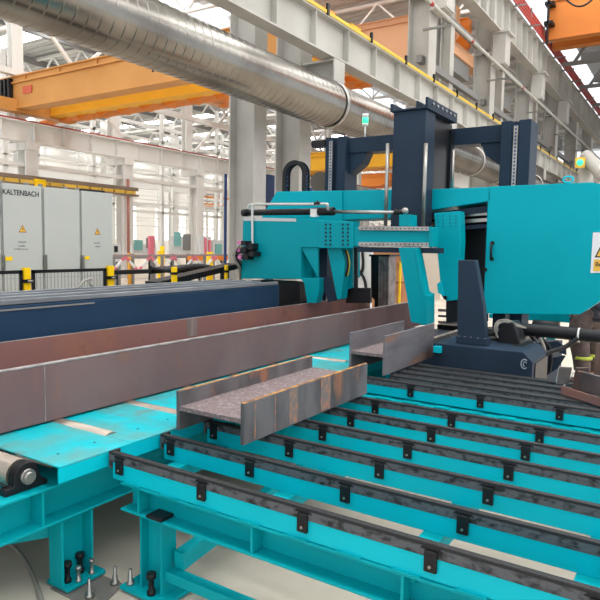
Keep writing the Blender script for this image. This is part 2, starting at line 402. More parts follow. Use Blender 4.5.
b = MB()
for y, st, zz in ((29, 5.3, (3.6, 5.4, 8.0)), (35, 5.9, (4.4, 7.0)), (48, 6.3, (3.4, 5.6, 8.6)), (55, 5.1, (4.6, 7.2))):
    for k in range(12): b.box(18 + st * k, 18.22 + st * k, y, y + .22, 0, 11)
    for z in zz: b.box(14, 84, y, y + .12, z, z + .16); b.box(14, 84, y, y + .08, z + .55, z + .63)
struct(b.obj('trim_12', WHITE), 'thin white posts and pipe racks of the far hall', 'steelwork')
# festoon rail with yellow blocks in front of the far columns
ye = 23.9; ze = 1.75 + .105 * ye
t = thing('festoon_rail', 'brown rail with yellow blocks running above the grey cabinets', 'rail', (16, ye, ze))
b = MB(); b.box(8, 21.9, ye - .08, ye + .08, ze + .06, ze + .22); b.box(8, 21.9, ye - .12, ye + .12, ze - .22, ze - .12); b.obj('beam', mat('brown_rail', lin(128, 112, 98), .6), t)
b = MB()
for k in range(18): b.box(9.2 + .7 * k, 9.8 + .7 * k, ye - .1, ye + .1, ze - .12, ze + .04)
objs(b, 'trolley', mat('dull_yellow', lin(214, 176, 74), .5), t)
b = MB(); b.box(16.1, 16.6, ye - .2, ye + .1, ze - .4, ze + .1); b.obj('end_bracket', YELLOW, t)
b = MB(); b.tube([(21.3, ye, 0), (21.3, ye, ze + .6)], .07, 8); tag(b.obj('riser_pipe', mat('red_brown_pipe', lin(168, 112, 100), .5)), 'red brown riser pipe beside the pale column right of the cabinets', 'pipe')

# ---- overhead cranes
def crane(x, y0, y1, z, h, m1, m2, label, walk=True, sep=1.6, gw=.5, e=.9, near=True):
    t = thing('overhead_crane', label, 'crane', (x, (y0 + y1) / 2, z))
    for i, (xx, mm) in enumerate(((x, m1), (x + sep, m2))):
        b = MB(); prof = [(y1, z + h), (y0, z + h), (y0, z + h * .45), (y0 + e, z), (y1 - e, z), (y1, z + h * .45)]
        b.prism([(xx, a, c) for a, c in prof], (gw, 0, 0)); b.box(xx - .08, xx + gw + .08, y0, y1, z + h, z + h + .04); b.box(xx - .06, xx + gw + .06, y0 + e, y1 - e, z - .04, z)
        b.obj('girder', mm, t, label='yellow box girder' if mm is CRANEY else None)
    for y in (y0, min(y1, 24.5) if y0 < 20 and y1 > 20 else y1):
        b = MB(); b.box(x - .8, x + sep + gw + .8, y - .25, y + .25, z - .15, z + .35)
        if near or y == y0: b.obj('end_carriage', m1, t)
    if walk:
        b = MB()
        n = int((y1 - y0) / 1.3)
        for k in range(n):
            ya = y0 + 1.2 + k * 1.3
            b.prism([(x + sep + gw, ya, z - .03), (x + sep + gw, ya + .95, z - .03), (x + sep + gw, ya + .75, z - .2)], (.5, 0, 0))
        b.box(x + sep + gw, x + sep + gw + .95, y0 + 1, y1 - 1, z - .02, z + .03)
        b.obj('walkway', ORANGE, t)
    b = MB()
    for k in range(int((y1 - y0) / 2.2)): b.bar((x - .04, y0 + 1 + k * 2.2, z + h + .02), (x - .04, y0 + 1 + k * 2.2, z + h - .22), .05)
    b.box(x - .09, x - .02, y0, y1, z + h - .26, z + h - .2)
    b.obj('cable_tray', m1, t)
    return t
t = crane(15.7, 9.4, 25.9, 7.25, 1.25, CRANE, CRANEY, 'orange bridge crane at upper left, partly behind the spiral duct')
p = at(158, 66.5, X=15.69); text('lettering', '16 t', .44, INK, t, Matrix.Translation(p) @ RX, .02, depth=.004)
b = MB()
for k in range(5): b.box(15.5, 15.68, 24.5 + .27 * k, 24.62 + .27 * k, 7.35, 8.45)
objs(b, 'cable_hanger', BLACKM, t)
b = MB(); b.box(15.66, 15.69, 23.2, 23.8, 7.75, 8.05); b.obj('notice_plate', mat('dull_red', lin(206, 96, 70), .5), t)
crane(26.5, 9.4, 24.4, 10.0, 2.0, mat('peach_crane', lin(222, 168, 128), .5), ORANGE, 'pale peach bridge crane high between runway and upper girder')
crane(37.5, 9.4, 24.4, 7.05, 1.15, CRANEY, mat('pale_orange', lin(232, 176, 112), .5), 'distant yellow crane seen left of the saw gantry', False)
CRO = mat('crane_dull_orange', lin(196, 116, 48), .5)
t = crane(36, -12, 7.75, 13.0, 2.2, CRO, CRO, 'orange bridge crane in the top right corner', False, e=.02, near=False)
b = MB(); b.tube([(35.6, 7.2 - .06 * k, 15.4 - 1.1 * math.sin(PI * k / 40)) for k in range(41)], .05, 6); b.obj('festoon_cable', BLACK, t)
b = MB(); b.box(35.3, 35.45, 7.5, 7.6, 12.6, 15.3); b.box(35.3, 35.98, 7.3, 7.74, 13.6, 13.75); b.box(35.3, 35.98, 7.3, 7.74, 14.6, 14.75); b.obj('current_collector', BLACKM, t)
crane(54, 24.9, 42.55, 7.56, 1.1, ORANGE, ORANGE, 'distant orange crane above the far machines', False)

# ================================================================== ROLLER CONVEYOR
cv = thing('roller_conveyor', 'teal roller conveyor under the long brown beam at left', 'conveyor', (2.0, 2.9, 0))
YL = 2.46; YB = 3.82
rx = [1.70 + .62 * k for k in range(-2, 7)]
RXS = [-.62 + .565 * k for k in range(12)]
rollers = [.98, 1.66, 2.20, 2.75, 3.30, 3.85, 4.40, 4.95, 5.50]
def plate(x0, x1, notch0, notch1):
    b = MB(); n = .035
    b.box(x0, x1, YL, YB, .69, .70); c = b.obj('cover_plate', TEALD, cv, .003); b = MB(); b.box(x0, x1, YL, YL + .012, .618, .69); b.obj('front_lip', TEAL, c); return c
# deck plates with roller slots cut from behind
edges = [(.2, .93), (1.765, 2.205), (2.275, 2.745), (2.815, 3.285), (3.355, 3.825), (3.895, 4.365), (4.435, 4.905), (4.975, 5.9)]
for x0, x1 in edges[1:]: plate(x0, x1, 0, 0)
plate(.2, .9, 0, 0)
for i in range(len(edges) - 2):       # front strip closing each slot
    x0, x1 = edges[i + 1][1], edges[i + 2][0]
    b = MB(); b.box(x0, x1, YL, 2.66, .69, .70); c = b.obj('cover_plate', TEALD, cv); b = MB(); b.box(x0, x1, YL, YL + .012, .618, .69); b.obj('front_lip', TEAL, c)
b = MB()
for x0, x1 in edges[1:]:
    for f in (.25, .75): b.tube([(x0 + (x1 - x0) * f, 2.62, .7), (x0 + (x1 - x0) * f, 2.62, .7015)], .008, 10)
objs(b, 'plate_screw', mat('dark_screw', lin(60, 90, 92), .5), cv)
for k in range(len(edges) - 2):
    xr = (edges[k + 1][1] + edges[k + 2][0]) / 2
    r = MB(); r.tube([(xr, 2.66, .645), (xr, YB, .645)], .068, 28); r.obj('roller', ROLLER, cv)
# the open roller at the left, in its bearing block
xr, zr = 1.695, .645
for xx in (xr, 1.08):
    b = MB(); b.tube([(xx, 2.668, zr), (xx, YB, zr)], .068, 36); r = b.obj('roller', ROLLER, cv)
    b = MB(); b.tube([(xx, 2.572, zr), (xx, 2.72, zr)], .024, 20); b.tube([(xx, 2.588, zr), (xx, 2.62, zr)], .036, 28); b.obj('shaft', STEEL, r)
    b = MB(); prof = []
    for k in range(13):
        a = PI * k / 12; prof.append((xx + .066 * math.cos(a), zr + .066 * math.sin(a)))
    prof += [(xx - .068, .612), (xx - .11, .608), (xx - .11, .576), (xx + .11, .576), (xx + .11, .600), (xx + .07, .625)]
    b.ext(prof, 'Y', 2.605, 2.655); b.tube([(xx - .09, 2.65, .606), (xx - .09, 2.65, .622)], .012, 6); b.tube([(xx + .095, 2.65, .59), (xx + .095, 2.65, .61)], .011, 6); b.obj('bearing_block', BLACK, r, .004)
# support beam and stiffeners
sz0, sz1 = .383, .576
b = MB(); b.ext(iprof(2.66, (sz0 + sz1) / 2, .22, sz1 - sz0, .012, .012), 'X', -.5, 5.9); b.obj('support_beam', TEALSHADE, cv, .002)
b = MB(); b.ext(iprof(3.7, (sz0 + sz1) / 2, .2, sz1 - sz0, .012, .012), 'X', -.5, 5.9); b.obj('support_beam', TEALSHADE, cv)
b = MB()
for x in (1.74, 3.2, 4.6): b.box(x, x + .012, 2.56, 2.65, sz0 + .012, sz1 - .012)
objs(b, 'stiffener', TEALSHADE, cv)
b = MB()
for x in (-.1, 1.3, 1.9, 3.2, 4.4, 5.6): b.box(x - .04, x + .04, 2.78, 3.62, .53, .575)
objs(b, 'cross_member', TEALSHADE, cv)
def leg(x, y, near=False):
    b = MB(); b.box(x - .095, x - .083, y - .05, y + .05, .03, sz0); b.box(x + .083, x + .095, y - .05, y + .05, .03, sz0); b.box(x - .083, x + .083, y + .02, y + .032, .03, sz0)
    l = b.obj('leg', TEALSHADE, cv)
    b = MB(); b.box(x - .09, x + .145, y - .085, y + .08, .012, .032); b.obj('foot_plate', TEALSHADE, l, .003)
    b = MB()
    for q in (((-.045, -.025), (.05, -.0)) if near else ()):
        p = Vector((x + q[0], y + q[1], .032)); b.tube([p + Vector((0, 0, c)) for c in (0, .018, .021, .075, .08, .105)], [.02, .02, .013, .013, .022, .022], 12)
    if near: objs(b, 'levelling_foot', BLACK, l)
    b = MB()
    for q in (((-.01, -.065), (.075, -.06)) if near else ()):
        p = Vector((x + q[0], y + q[1], .032)); b.tube([p + Vector((0, 0, c)) for c in (0, .01, .012, .062, .065, .08)], [.015, .015, .009, .009, .016, .013], 10)
    if near: objs(b, 'bolt', STEEL, l)
leg(1.945, 2.62, True); leg(4.7, 2.66); leg(1.965, 3.7); leg(4.7, 3.7)
b = MB(); b.bar((1.9, 2.7, .30), (.5, 3.55, .30), .06, .09); b.obj('brace', TEALSHADE, cv)
# anchor plate with bolts on the floor
t = thing('anchor_plate', 'thin grey steel plate on the floor in front of the conveyor leg', 'plate', (1.97, 2.5, 0))
b = MB(); b.prism([at(50, 588, Z=.006), at(96, 611, Z=.006), at(124, 584, Z=.006), at(90, 570, Z=.006)], (0, 0, -.006)); b.obj('plate', mat('plate_grey', lin(140, 134, 128), .5, .3), t)
for q in ((89.5, 597), (115, 584)):
    p = at(*q, Z=.006); b = MB(); b.tube([p, p + Vector((0, 0, .014)), p + Vector((0, 0, .016)), p + Vector((0, 0, .05)), p + Vector((0, 0, .052)), p + Vector((0, 0, .095))], [.024, .022, .013, .013, .009, .008], 10); b.obj('anchor_bolt', STEEL, t)
# cable on the floor
b = MB(); cpt = [at(-8, 541, Z=.02), at(4, 542, Z=.02), at(16, 549, Z=.015), at(27, 564, Z=.012), at(36, 583, Z=.012), at(42, 602, Z=.012), at(45, 625, Z=.012)]
def smooth(p, n=6):
    out = []
    for i in range(len(p) - 1):
        a, b_, c, d = p[max(i - 1, 0)], p[i], p[i + 1], p[min(i + 2, len(p) - 1)]
        for k in range(n):
            t_ = k / n; out.append(.5 * ((2 * b_) + (c - a) * t_ + (2 * a - 5 * b_ + 4 * c - d) * t_ ** 2 + (3 * b_ - a - 3 * c + d) * t_ ** 3))
    return out + [p[-1]]
b.tube(smooth(cpt), .011, 10); tag(b.obj('floor_cable', CABLE), 'grey cable lying on the floor at the lower left', 'cable')

# ================================================================== LONG BEAM
t = thing('steel_beam', 'long brown primed steel beam lying on the roller conveyor', 'steel beam', (3, 3.4, .7))
BX0, BX1, BY0, BY1 = -1.5, 7.9, 3.112, 3.93
ZB, ZT = .714, 1.055
b = MB(); b.box(BX0, BX1, BY0, BY0 + .03, ZB, ZT - .014); fr = b.obj('flange', MAUVE, t)
b = MB(); b.box(BX0, BX1, BY0 - .001, BY0 + .03, ZT - .014, ZT); b.obj('edge', STEELP, fr, .006, label='bare pale top edge')
b = MB(); b.box(BX0, BX1, BY1 - .03, BY1, ZB, ZT + .01); fr = b.obj('flange', MAUVER, t)
b = MB(); b.box(BX0, BX1, BY1 - .0295, BY1 - .0005, ZT + .01, ZT + .013); b.obj('edge', STEELP, fr)
b = MB(); x = at(192, 325, Y=BY1 - .03).x; b.box(x - .07, x + .07, BY1 - .0315, BY1 - .03, .9, ZT + .009); b.obj('primer_patch', mat('grey_primer', lin(138, 128, 124), .6, col2=lin(112, 104, 100), scale=20, stretch=(1, 1, .05)), fr, label='grey patch')
b = MB(); b.box(BX0, BX1, BY0 + .03, BY1 - .03, .868, .884); b.obj('web', MAUVER, t)
x = at(45, 390, Y=BY0).x
b = MB(); b.box(x - .003, x + .003, BY0 - .001, BY0, ZB, ZT - .016); b.obj('chalk_line', STEELP, t)

# ================================================================== NAVY FEED TRACK
t = thing('feed_track', 'long dark blue guide beam with pale rails behind the brown beam', 'guide beam', (2.5, 4.3, .2))
b = MB(); b.box(-1.5, 5.75, 3.985, 4.72, .35, 1.30); b.obj('beam', NAVYB, t, .006)
for y in (4.0, 4.24, 4.46, 4.66):
    b = MB(); b.box(-1.5, 5.75, y, y + .04, 1.305, 1.34); b.obj('rail', TRK, t, .004)
b = MB(); b.box(-1.5, 5.75, 4.03, 4.70, 1.30, 1.306); b.obj('cover_strip', NAVY, t)
b = MB(); b.box(-1.5, 3.2, 3.979, 3.985, 1.268, 1.280); b.obj('edge_strip', GREYD, t)
for x in (-.5, 1.8, 4.2):
    b = MB(); b.box(x, x + .3, 4.05, 4.65, 0, .35); b.obj('leg', NAVYB, t)

# ================================================================== TRANSFER TABLES
def rail(par, x, y0, y1, clips, deep=.565, th=.032):
    b = MB(); b.box(x + .003, x + th - .003, y0, y1 - .012, deep, .648); r = b.obj('rail', TEAL, par, .002)
    b = MB(); b.box(x, x + th, y0, y1, .648, .70); b.box(x - .002, x + th + .035, y1, y1 + .012, .615, .702); b.obj('wear_strip', RUBBER, r, .004)
    y = y1 - .068
    while y > y0 + .1 and clips:
        b = MB(); b.box(x - .012, x + .003, y - .024, y + .024, .598, .676); b.prism([(x - .003, y - .045, .676), (x - .003, y - .03, .69), (x - .003, y + .03, .69), (x - .003, y + .045, .676)], (.01, 0, 0)); c = b.obj('clip', BLACK, r, .003)
        b = MB(); b.tube([(x - .012, y, .620), (x - .017, y, .620)], .006, 8); b.obj('screw', STEEL, c)
        y -= .5415
    return r
tt = thing('transfer_table', 'teal transfer table with spaced black topped rails in the foreground', 'transfer table', (3, .8, 0))
RX1 = [2.045, 2.40, 2.755, 3.11, 3.465, 3.82]
for x in RX1: rail(tt, x, -1.0, 2.435, True)
def support(par, xw, y0, y1, tabs=True):
    b = MB(); b.ext(iprof(xw, .490, .17, .144, .012, .01), 'Y', y0, y1); s_ = b.obj('support_beam', TEALSHADE, par, .002)
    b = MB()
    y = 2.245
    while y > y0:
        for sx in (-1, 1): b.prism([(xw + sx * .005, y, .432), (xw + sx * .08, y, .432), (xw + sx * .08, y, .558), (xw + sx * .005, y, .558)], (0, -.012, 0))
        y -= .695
    objs(b, 'stiffener', TEALSHADE, s_)
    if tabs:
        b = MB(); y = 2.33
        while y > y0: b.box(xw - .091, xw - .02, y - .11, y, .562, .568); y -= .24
        objs(b, 'weld_tab', TEALSHADE, s_)
support(tt, 2.125, -1, 2.36); support(tt, 3.86, -1, 2.36)
for y in (2.30, 1.60, .865, .27, -.4):
    b = MB(); b.box(2.1, 3.84, y - .045, y + .045, .50, .5645); b.obj('cross_beam', TEALSHADE, tt, .002)
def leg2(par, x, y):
    b = MB(); b.box(x - .05, x + .05, y + .063, y + .075, .03, .42); b.box(x - .05, x + .05, y - .075, y - .063, .03, .42); b.box(x - .006, x + .006, y - .063, y + .063, .03, .42); l = b.obj('leg', TEALSHADE, par)
    b = MB(); b.box(x - .1, x + .12, y - .14, y + .17, .012, .032); b.obj('foot_plate', TEALSHADE, l, .003)
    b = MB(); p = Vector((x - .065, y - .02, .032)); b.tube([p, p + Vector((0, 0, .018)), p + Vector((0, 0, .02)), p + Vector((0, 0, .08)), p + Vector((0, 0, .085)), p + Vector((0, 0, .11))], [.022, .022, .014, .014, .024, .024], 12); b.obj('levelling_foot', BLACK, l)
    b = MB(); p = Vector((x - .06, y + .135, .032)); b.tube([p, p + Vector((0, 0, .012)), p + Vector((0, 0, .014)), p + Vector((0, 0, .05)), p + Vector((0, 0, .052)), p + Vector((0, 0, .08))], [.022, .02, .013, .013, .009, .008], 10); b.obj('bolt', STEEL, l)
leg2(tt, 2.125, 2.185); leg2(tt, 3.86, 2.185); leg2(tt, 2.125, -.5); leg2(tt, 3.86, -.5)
b = MB(); b.box(2.095, 2.155, -.42, 2.11, .10, .152); b.obj('tie_bar', TEALSHADE, tt, .003)
b = MB(); b.bar((2.14, 2.06, .20), (3.84, 2.06, .38), .06, .09); b.obj('brace', TEALSHADE, tt, .003)
b = MB(); b.box(2.03, 2.118, 2.07, 2.17, .4305, .447); tag(b.obj('loose_plate', BLACKM, None, .003), 'small dark steel plate lying on the table beam flange', 'plate')

t2 = thing('transfer_table', 'teal transfer table section with tightly packed black rails by the saw base', 'transfer table', (4.8, .8, 0))
RX2 = [4.44, 4.63, 4.82, 5.01, 5.20]
for i, x in enumerate(RX2): rail(t2, x, -.6, 2.08 if i else 2.435, i == 0, .583 if i else .575, .09 if i else .07)
support(t2, 4.46, -.6, 2.36); support(t2, 5.2, -.6, 2.05, False)
for y in (1.9, .865, -.3):
    b = MB(); b.box(4.48, 5.2, y - .045, y + .045, .50, .5645); b.obj('cross_beam', TEAL, t2)
for x, y in ((4.48, 2.16), (5.2, 1.9), (4.48, -.4), (5.2, -.4)): leg2(t2, x, y)

# ---- offcuts lying on the rails
def offcut(x0, x1, y0, y1, z0, z1, zw, tf, label, m1, m2, me, edge):
    t = thing('beam_offcut', label, 'steel offcut', ((x0 + x1) / 2, (y0 + y1) / 2, z0))
    for a in (y0, y1 - tf):
        b = MB(); b.box(x0, x1, a, a + tf, z0, z1); f = b.obj('flange', m1, t, .002)
        if edge:
            b = MB(); b.box(x0 + .002, x1 - .002, a + .002, a + tf - .002, z1, z1 + .0015); b.obj('edge', me, f, label='orange rusted top edge')
            b = MB()
            if a == y0:
                for k, (px, w) in enumerate(((255, .012), (275, .010), (293, .09), (325, .12))):
                    xx = at(px, 420, Y=y0).x; b.box(xx - w/2, xx + w/2, y0 - .0015, y0, z0 + .01, z1 - .004)
                objs(b, 'rust_stain', mat('rust_streaks', lin(122, 112, 108), .7, col2=lin(168, 122, 98), scale=44, stretch=(1, 1, .6), lo=.46, hi=.62), f)
    b = MB(); b.box(x0, x1, y0 + tf, y1 - tf, zw - .012, zw + .012); b.obj('web', m2, t)
    return t
offcut(2.505, 3.925, 1.947, 2.43, .704, .925, .828, .024, 'longer steel offcut with orange rusted edges lying on the front rails', SCALE, SCALE2, RUSTEDGE, True)
offcut(4.565, 5.67, 2.11, 2.44, .704, 1.03, .865, .02, 'shorter grey steel offcut lying nearer the saw', mat('grey_mill_scale', lin(132, 128, 132), .45, .3, col2=lin(112, 106, 110), scale=4, col3=lin(150, 116, 104), scale3=3, stretch=(.5, 1, 2.2), lo3=.55, hi3=.64), SCALE2, RUSTEDGE, False)

# ================================================================== BAND SAW
sw = thing('band_saw', 'large teal band saw with navy gantry and hinged cover', 'band saw', (6.9, 2.4, 0))
# base
BX = 5.41
pr = at(533, 356, X=BX).y
b = MB(); b.prism([(BX, 2.02, .3), (BX, 1.14, .3), (BX, 1.14, .80), (BX, 1.22, .878), (BX, 2.02, .878)], (.62, 0, 0)); bs = b.obj('base', NAVY, sw, .004)
b = MB(); b.box(5.50, 6.0, 1.132, 1.14, .32, .78); b.obj('dark_side_sheet', BLACKM, bs, .002)  # added black sheet, darkens the end of the base that catches sky light
b = MB(); b.box(6.41, 8.0, 1.35, 4.7, .0, .66); b.box(5.45, 6.41, 1.3, 1.98, 0, .3); b.box(6.03, 6.41, 1.4, 2.02, .3, .8); b.obj('base', NAVY, sw, .004)
b = MB()
for y in (1.62, 1.9, 2.2, 2.5): b.box(6.5, 7.9, y, y + .06, .66, .72)
b.obj('slide_rail', STEEL, sw)
b = MB(); p = at(524.5, 364, X=BX); cpts = []
for k in range(15):
    a = math.radians(50 + 260 * k / 14); cpts.append((BX - .002, p.y - .028 * math.cos(a), p.z + .04 * math.sin(a)))
b.tube(cpts, .006, 6); cpts = []
for k in range(10):
    a = math.radians(20 + 250 * k / 9); cpts.append((BX - .002, p.y - .014 * math.cos(a) - .004, p.z + .02 * math.sin(a)))
b.tube(cpts, .004, 6); b.obj('emblem', mat('emblem_grey', lin(150, 162, 172), .5), sw, label='pale curved emblem')
b = MB(); b.box(5.36, 5.405, 1.93, 2.0, .80, .86); b.obj('stop_block', TEAL, sw, .003)
# guard post standing on the base
b = MB(); PXp = 5.56; b.pxX([(458, 260), (475, 260), (483, 305), (485, 326), (485, 344), (457, 341)], PXp, PXp + .1); po = b.obj('guide_post', NAVY, sw, .008)
b = MB(); b.pxX([(456, 336), (486, 339), (486, 346), (456, 343)], PXp - .02, PXp + .12); b.obj('foot', NAVY, po, .004)
b = MB()
for px in (459, 465, 471, 478, 485): 
    p = at(px, 336 + (px - 459) * .1, X=PXp - .02); b.tube([p, p + Vector((-.008, 0, 0))], .006, 6)
objs(b, 'bolt', STEEL, po)
# main housing with door
DX = 6.9
b = MB(); b.pxX([(488, 187), (592, 182.6), (600, 184), (604, 190), (604, 298), (580, 314), (483, 313)], DX + .02, DX + .55); ho = b.obj('wheel_housing', TEALS, sw, .01)
b = MB(); b.pxX([(488.8, 186.6), (592, 182.2), (600, 184), (604.5, 190), (604.5, 298), (580, 314.4), (483.4, 313.5)], DX, DX + .022); do = b.obj('door', TEALS, sw, .004)
b = MB(); h1, h2 = at(492.5, 243, X=DX), at(492, 259, X=DX); dx = Vector((-.04, 0, 0)); b.tube([h1, h1 + dx, (h1 + h2) / 2 + dx * 1.2, h2 + dx, h2], .013, 8); b.tube([h1, h1 - Vector((.006, 0, 0))], .022, 10); b.tube([h2, h2 - Vector((.006, 0, 0))], .022, 10); b.obj('handle', BLACK, do, label='black bow handle')
b = MB(); p = at(485.5, 269.5, X=DX); b.tube([p, p + Vector((-.03, 0, 0))], .02, 12); b.obj('lock_knob', BLACK, do)
b = MB(); p = at(568, 182, X=DX + .2); b.tube([p + Vector((0, .05 * math.cos(2*PI*k/14), .026 + .032 * math.sin(2*PI*k/14))) for k in range(15)], .010, 8); b.obj('lifting_eye', TEAL, ho)
# warning sign
b = MB(); sg = [at(593, 232.5, X=DX - .002), at(612, 232, X=DX - .002), at(611, 272.5, X=DX - .002), at(590.5, 273, X=DX - .002)]; b.prism(sg, (-.004, 0, 0)); so = b.obj('warning_sign', SIGNW, sw, label='white warning sign with black and yellow triangle')
def tri(px, dxx): b_ = MB(); b_.prism([at(*q, X=DX - dxx) for q in px], (-.001, 0, 0)); return b_
tri([(594.5, 257.5), (609.5, 257.5), (602, 243)], .007).obj('triangle', INK, so); tri([(596.6, 256.2), (607.4, 256.2), (602, 246)], .0085).obj('triangle_field', SIGNY, so)
tri([(602.8, 247.5), (599.8, 252.3), (601.8, 252.3), (600.9, 256), (604, 251.2), (602.2, 251.2)], .010).obj('flash_symbol', INK, so)
tri([(594, 259.5), (609.5, 259.3), (609, 271), (593.2, 271.2)], .007).obj('caption_panel', SIGNY, so)
p = at(601.5, 264.5, X=DX - .0085); text('caption', 'Be', .06, INK, so, Matrix.Translation(at(598.5, 264.5, X=DX - .0085)) @ RX, 0.001, depth=.0008)
# boom
b = MB(); b.pxX([(420, 189.5), (490, 187), (490, 201), (425, 211), (420, 211)], DX, DX + .5); bo = b.obj('boom', TEALS, sw, .006)
b = MB(); b.pxX([(342, 190.6), (393, 189.5), (393, 218), (342, 220)], DX + .03, DX + .5); b.obj('boom', TEALS, sw, .006)
b = MB(); b.pxX([(459, 206), (486, 200), (486, 322), (459, 322)], DX + .35, DX + .45); b.obj('back_panel', BLACKM, sw)
for y0_, y1_ in ((214, 217), (220, 223.5), (226, 230)):
    b = MB(); b.pxX([(425, y0_ + 2), (487, y0_ - 2), (487, y1_ - 2), (425, y1_ + 2)], DX + .1, DX + .2); b.obj('guide_rail', STEEL if y0_ != 226 else NAVY, sw)
b = MB(); b.pxX([(420, 214), (487, 206), (487, 212), (420, 220)], DX + .06, DX + .12); b.obj('guide_rail', NAVY, sw)
# blade guide arm
b = MB(); b.pxX([(434, 213), (460, 211.2), (461, 240), (458, 300), (446, 301), (441.5, 296), (437, 250)], DX - .18, DX - .02); ga = b.obj('blade_guide_arm', TEALS, sw, .006)
b = MB()
for px in (438, 443, 450, 456):
    for py in (216, 219.5, 223, 226.5):
        p = at(px, py, X=DX - .18); b.tube([p, p + Vector((-.006, 0, 0))], .007, 8)
objs(b, 'bolt', mat('dark_teal_bolt', lin(0, 88, 100), .5), ga)
b = MB(); p = at(445.5, 297.5, X=DX - .18); b.tube([p, p + Vector((-.02, 0, 0))], .022, 12); b.obj('pivot_pin', BLACK, ga)
b = MB(); b.pxX([(446, 301), (457, 300), (457, 322), (446, 323)], DX - .16, DX - .06); b.obj('blade_guide', BLACKM, ga)
b = MB(); b.pxX([(437, 284), (441, 281), (444, 296), (438, 293)], DX - .2, DX - .1); b.obj('guide_bracket', TEAL, ga)
# left wheel housing
b = MB(); b.pxX([(276.5, 191.5), (342, 190.5), (342, 279), (262, 279), (262, 216)], DX, DX + .5); b.obj('wheel_housing', TEALS, sw, .008)
# gantry
GX = 7.55
def gpost(px0, px1, side):
    b = MB(); y1_, y0_ = at(px0, 140, X=GX).y, at(px1, 140, X=GX).y
    b.ext([(GX, y1_), (GX, y1_ - (y1_ - y0_) * .35), (GX + .07, y1_ - (y1_ - y0_) * .40), (GX + .07, y1_ - (y1_ - y0_) * .55), (GX, y1_ - (y1_ - y0_) * .6), (GX, y0_), (GX + .36, y0_), (GX + .36, y1_)], 'Z', 0, 3.25)
    o = b.obj('gantry_post', NAVY, sw, .006)
    b = MB(); yy = y1_ - (y1_ - y0_) * (.47 if side else .3); b.box(GX - .015 + (.06 if side else 0), GX + (.07 if side else 0), yy - .025, yy + .025, .8, 3.2); b.obj('linear_rail', STEEL, o)
    b = MB()
    for k in range(20): b.tube([(GX - .02 + (.06 if side else 0), yy, 2.4 + .042 * k), (GX - .014 + (.06 if side else 0), yy, 2.4 + .042 * k)], .012, 8)
    objs(b, 'rail_plug', BLUE, o)
    return y0_, y1_
yA = gpost(325.5, 345.5, 0); yB = gpost(500.5, 530.5, 1)
b = MB(); b.box(GX + .1, GX + .34, yB[1], yA[0], 3.03, 3.235); cb = b.obj('cross_beam', NAVY, sw, .006)
for (yy, sg_) in ((yA[0], -1), (yB[1], 1)):
    b = MB(); b.prism([(GX + .12, yy, 3.03), (GX + .12, yy + sg_ * .27, 3.03), (GX + .12, yy + sg_ * .2, 2.88), (GX + .12, yy, 2.74)], (.2, 0, 0)); b.obj('gusset', NAVY, cb, .003)
b = MB(); b.box(GX - .02, GX + .1, yA[1], yA[1] + .22, 3.13, 3.22); b.obj('limit_switch', BLACK, cb)
MX = 6.62
yl, yr = at(391, 200, X=MX).y, at(423, 200, X=MX).y
b = MB(); b.box(MX, MX + .3, yr, yl, 1.82, 3.28); mc = b.obj('saw_column', NAVY, sw, .01)
b = MB(); b.box(MX - .03, MX + .95, yr - .03, yl + .03, 3.28, 3.30); b.box(MX - .03, MX + .95, yr - .03, yr + .0, 3.30, 3.40); b.box(MX - .03, MX + .95, yl, yl + .03, 3.30, 3.37); b.box(MX, MX + .9, yr + .1, yr + .12, 3.3, 3.38); b.obj('top_plate', NAVY, mc, .004)
b = MB()
for k in range(6): b.tube([(MX + .12 + .14 * k, yr - .03, 3.35), (MX + .12 + .14 * k, yr - .045, 3.35)], .016, 8)
objs(b, 'bolt', STEEL, mc)
b = MB(); b.box(MX + .3, GX + .1, yr + .06, yr + .2, 2.3, 3.28); b.box(MX + .3, GX + .12, yl - .1, yl, 1.9, 3.28); b.obj('back_plate', BLACKM, mc)
b = MB(); b.box(GX, GX + .1, 2.68, 3.0, 1.85, 3.2); b.obj('gantry_post', mat('near_black_navy', lin(22, 26, 32), .5), sw)
for px, X_ in ((386, MX - .03), (423.5, MX - .04)):
    p0, p1 = at(px - .5, 226, X=X_), at(px + .5, 143.5, X=X_); b = MB(); b.tube([(X_, p0.y, p0.z), (X_, p0.y, p1.z)], .022, 12); b.obj('guide_rod', STEEL, sw)
b = MB(); p0 = at(452, 186, X=7.3); b.tube([(7.3, p0.y, p0.z - .1), (7.3, p0.y, p0.z + .42)], .02, 10); b.obj('guide_rod', STEEL, sw)
# stack light
p = at(365, 134, X=GX + .2); st = thing('signal_light', 'green topped signal light on the gantry cross beam', 'signal light', (p.x, p.y, 3.235))
b = MB(); b.tube([(p.x, p.y, 3.2365), (p.x, p.y, 3.40)], .012, 8); b.obj('pole', WHITE, st)
b = MB(); b.tube([(p.x, p.y, 3.40), (p.x, p.y, 3.43)], .042, 14); b.tube([(p.x, p.y, 3.51), (p.x, p.y, 3.56)], .042, 14); b.obj('cap', WHITE, st)
b = MB(); b.tube([(p.x, p.y, 3.43), (p.x, p.y, 3.51)], .042, 14); b.obj('lens', GREEN, st, label='lit green lens')
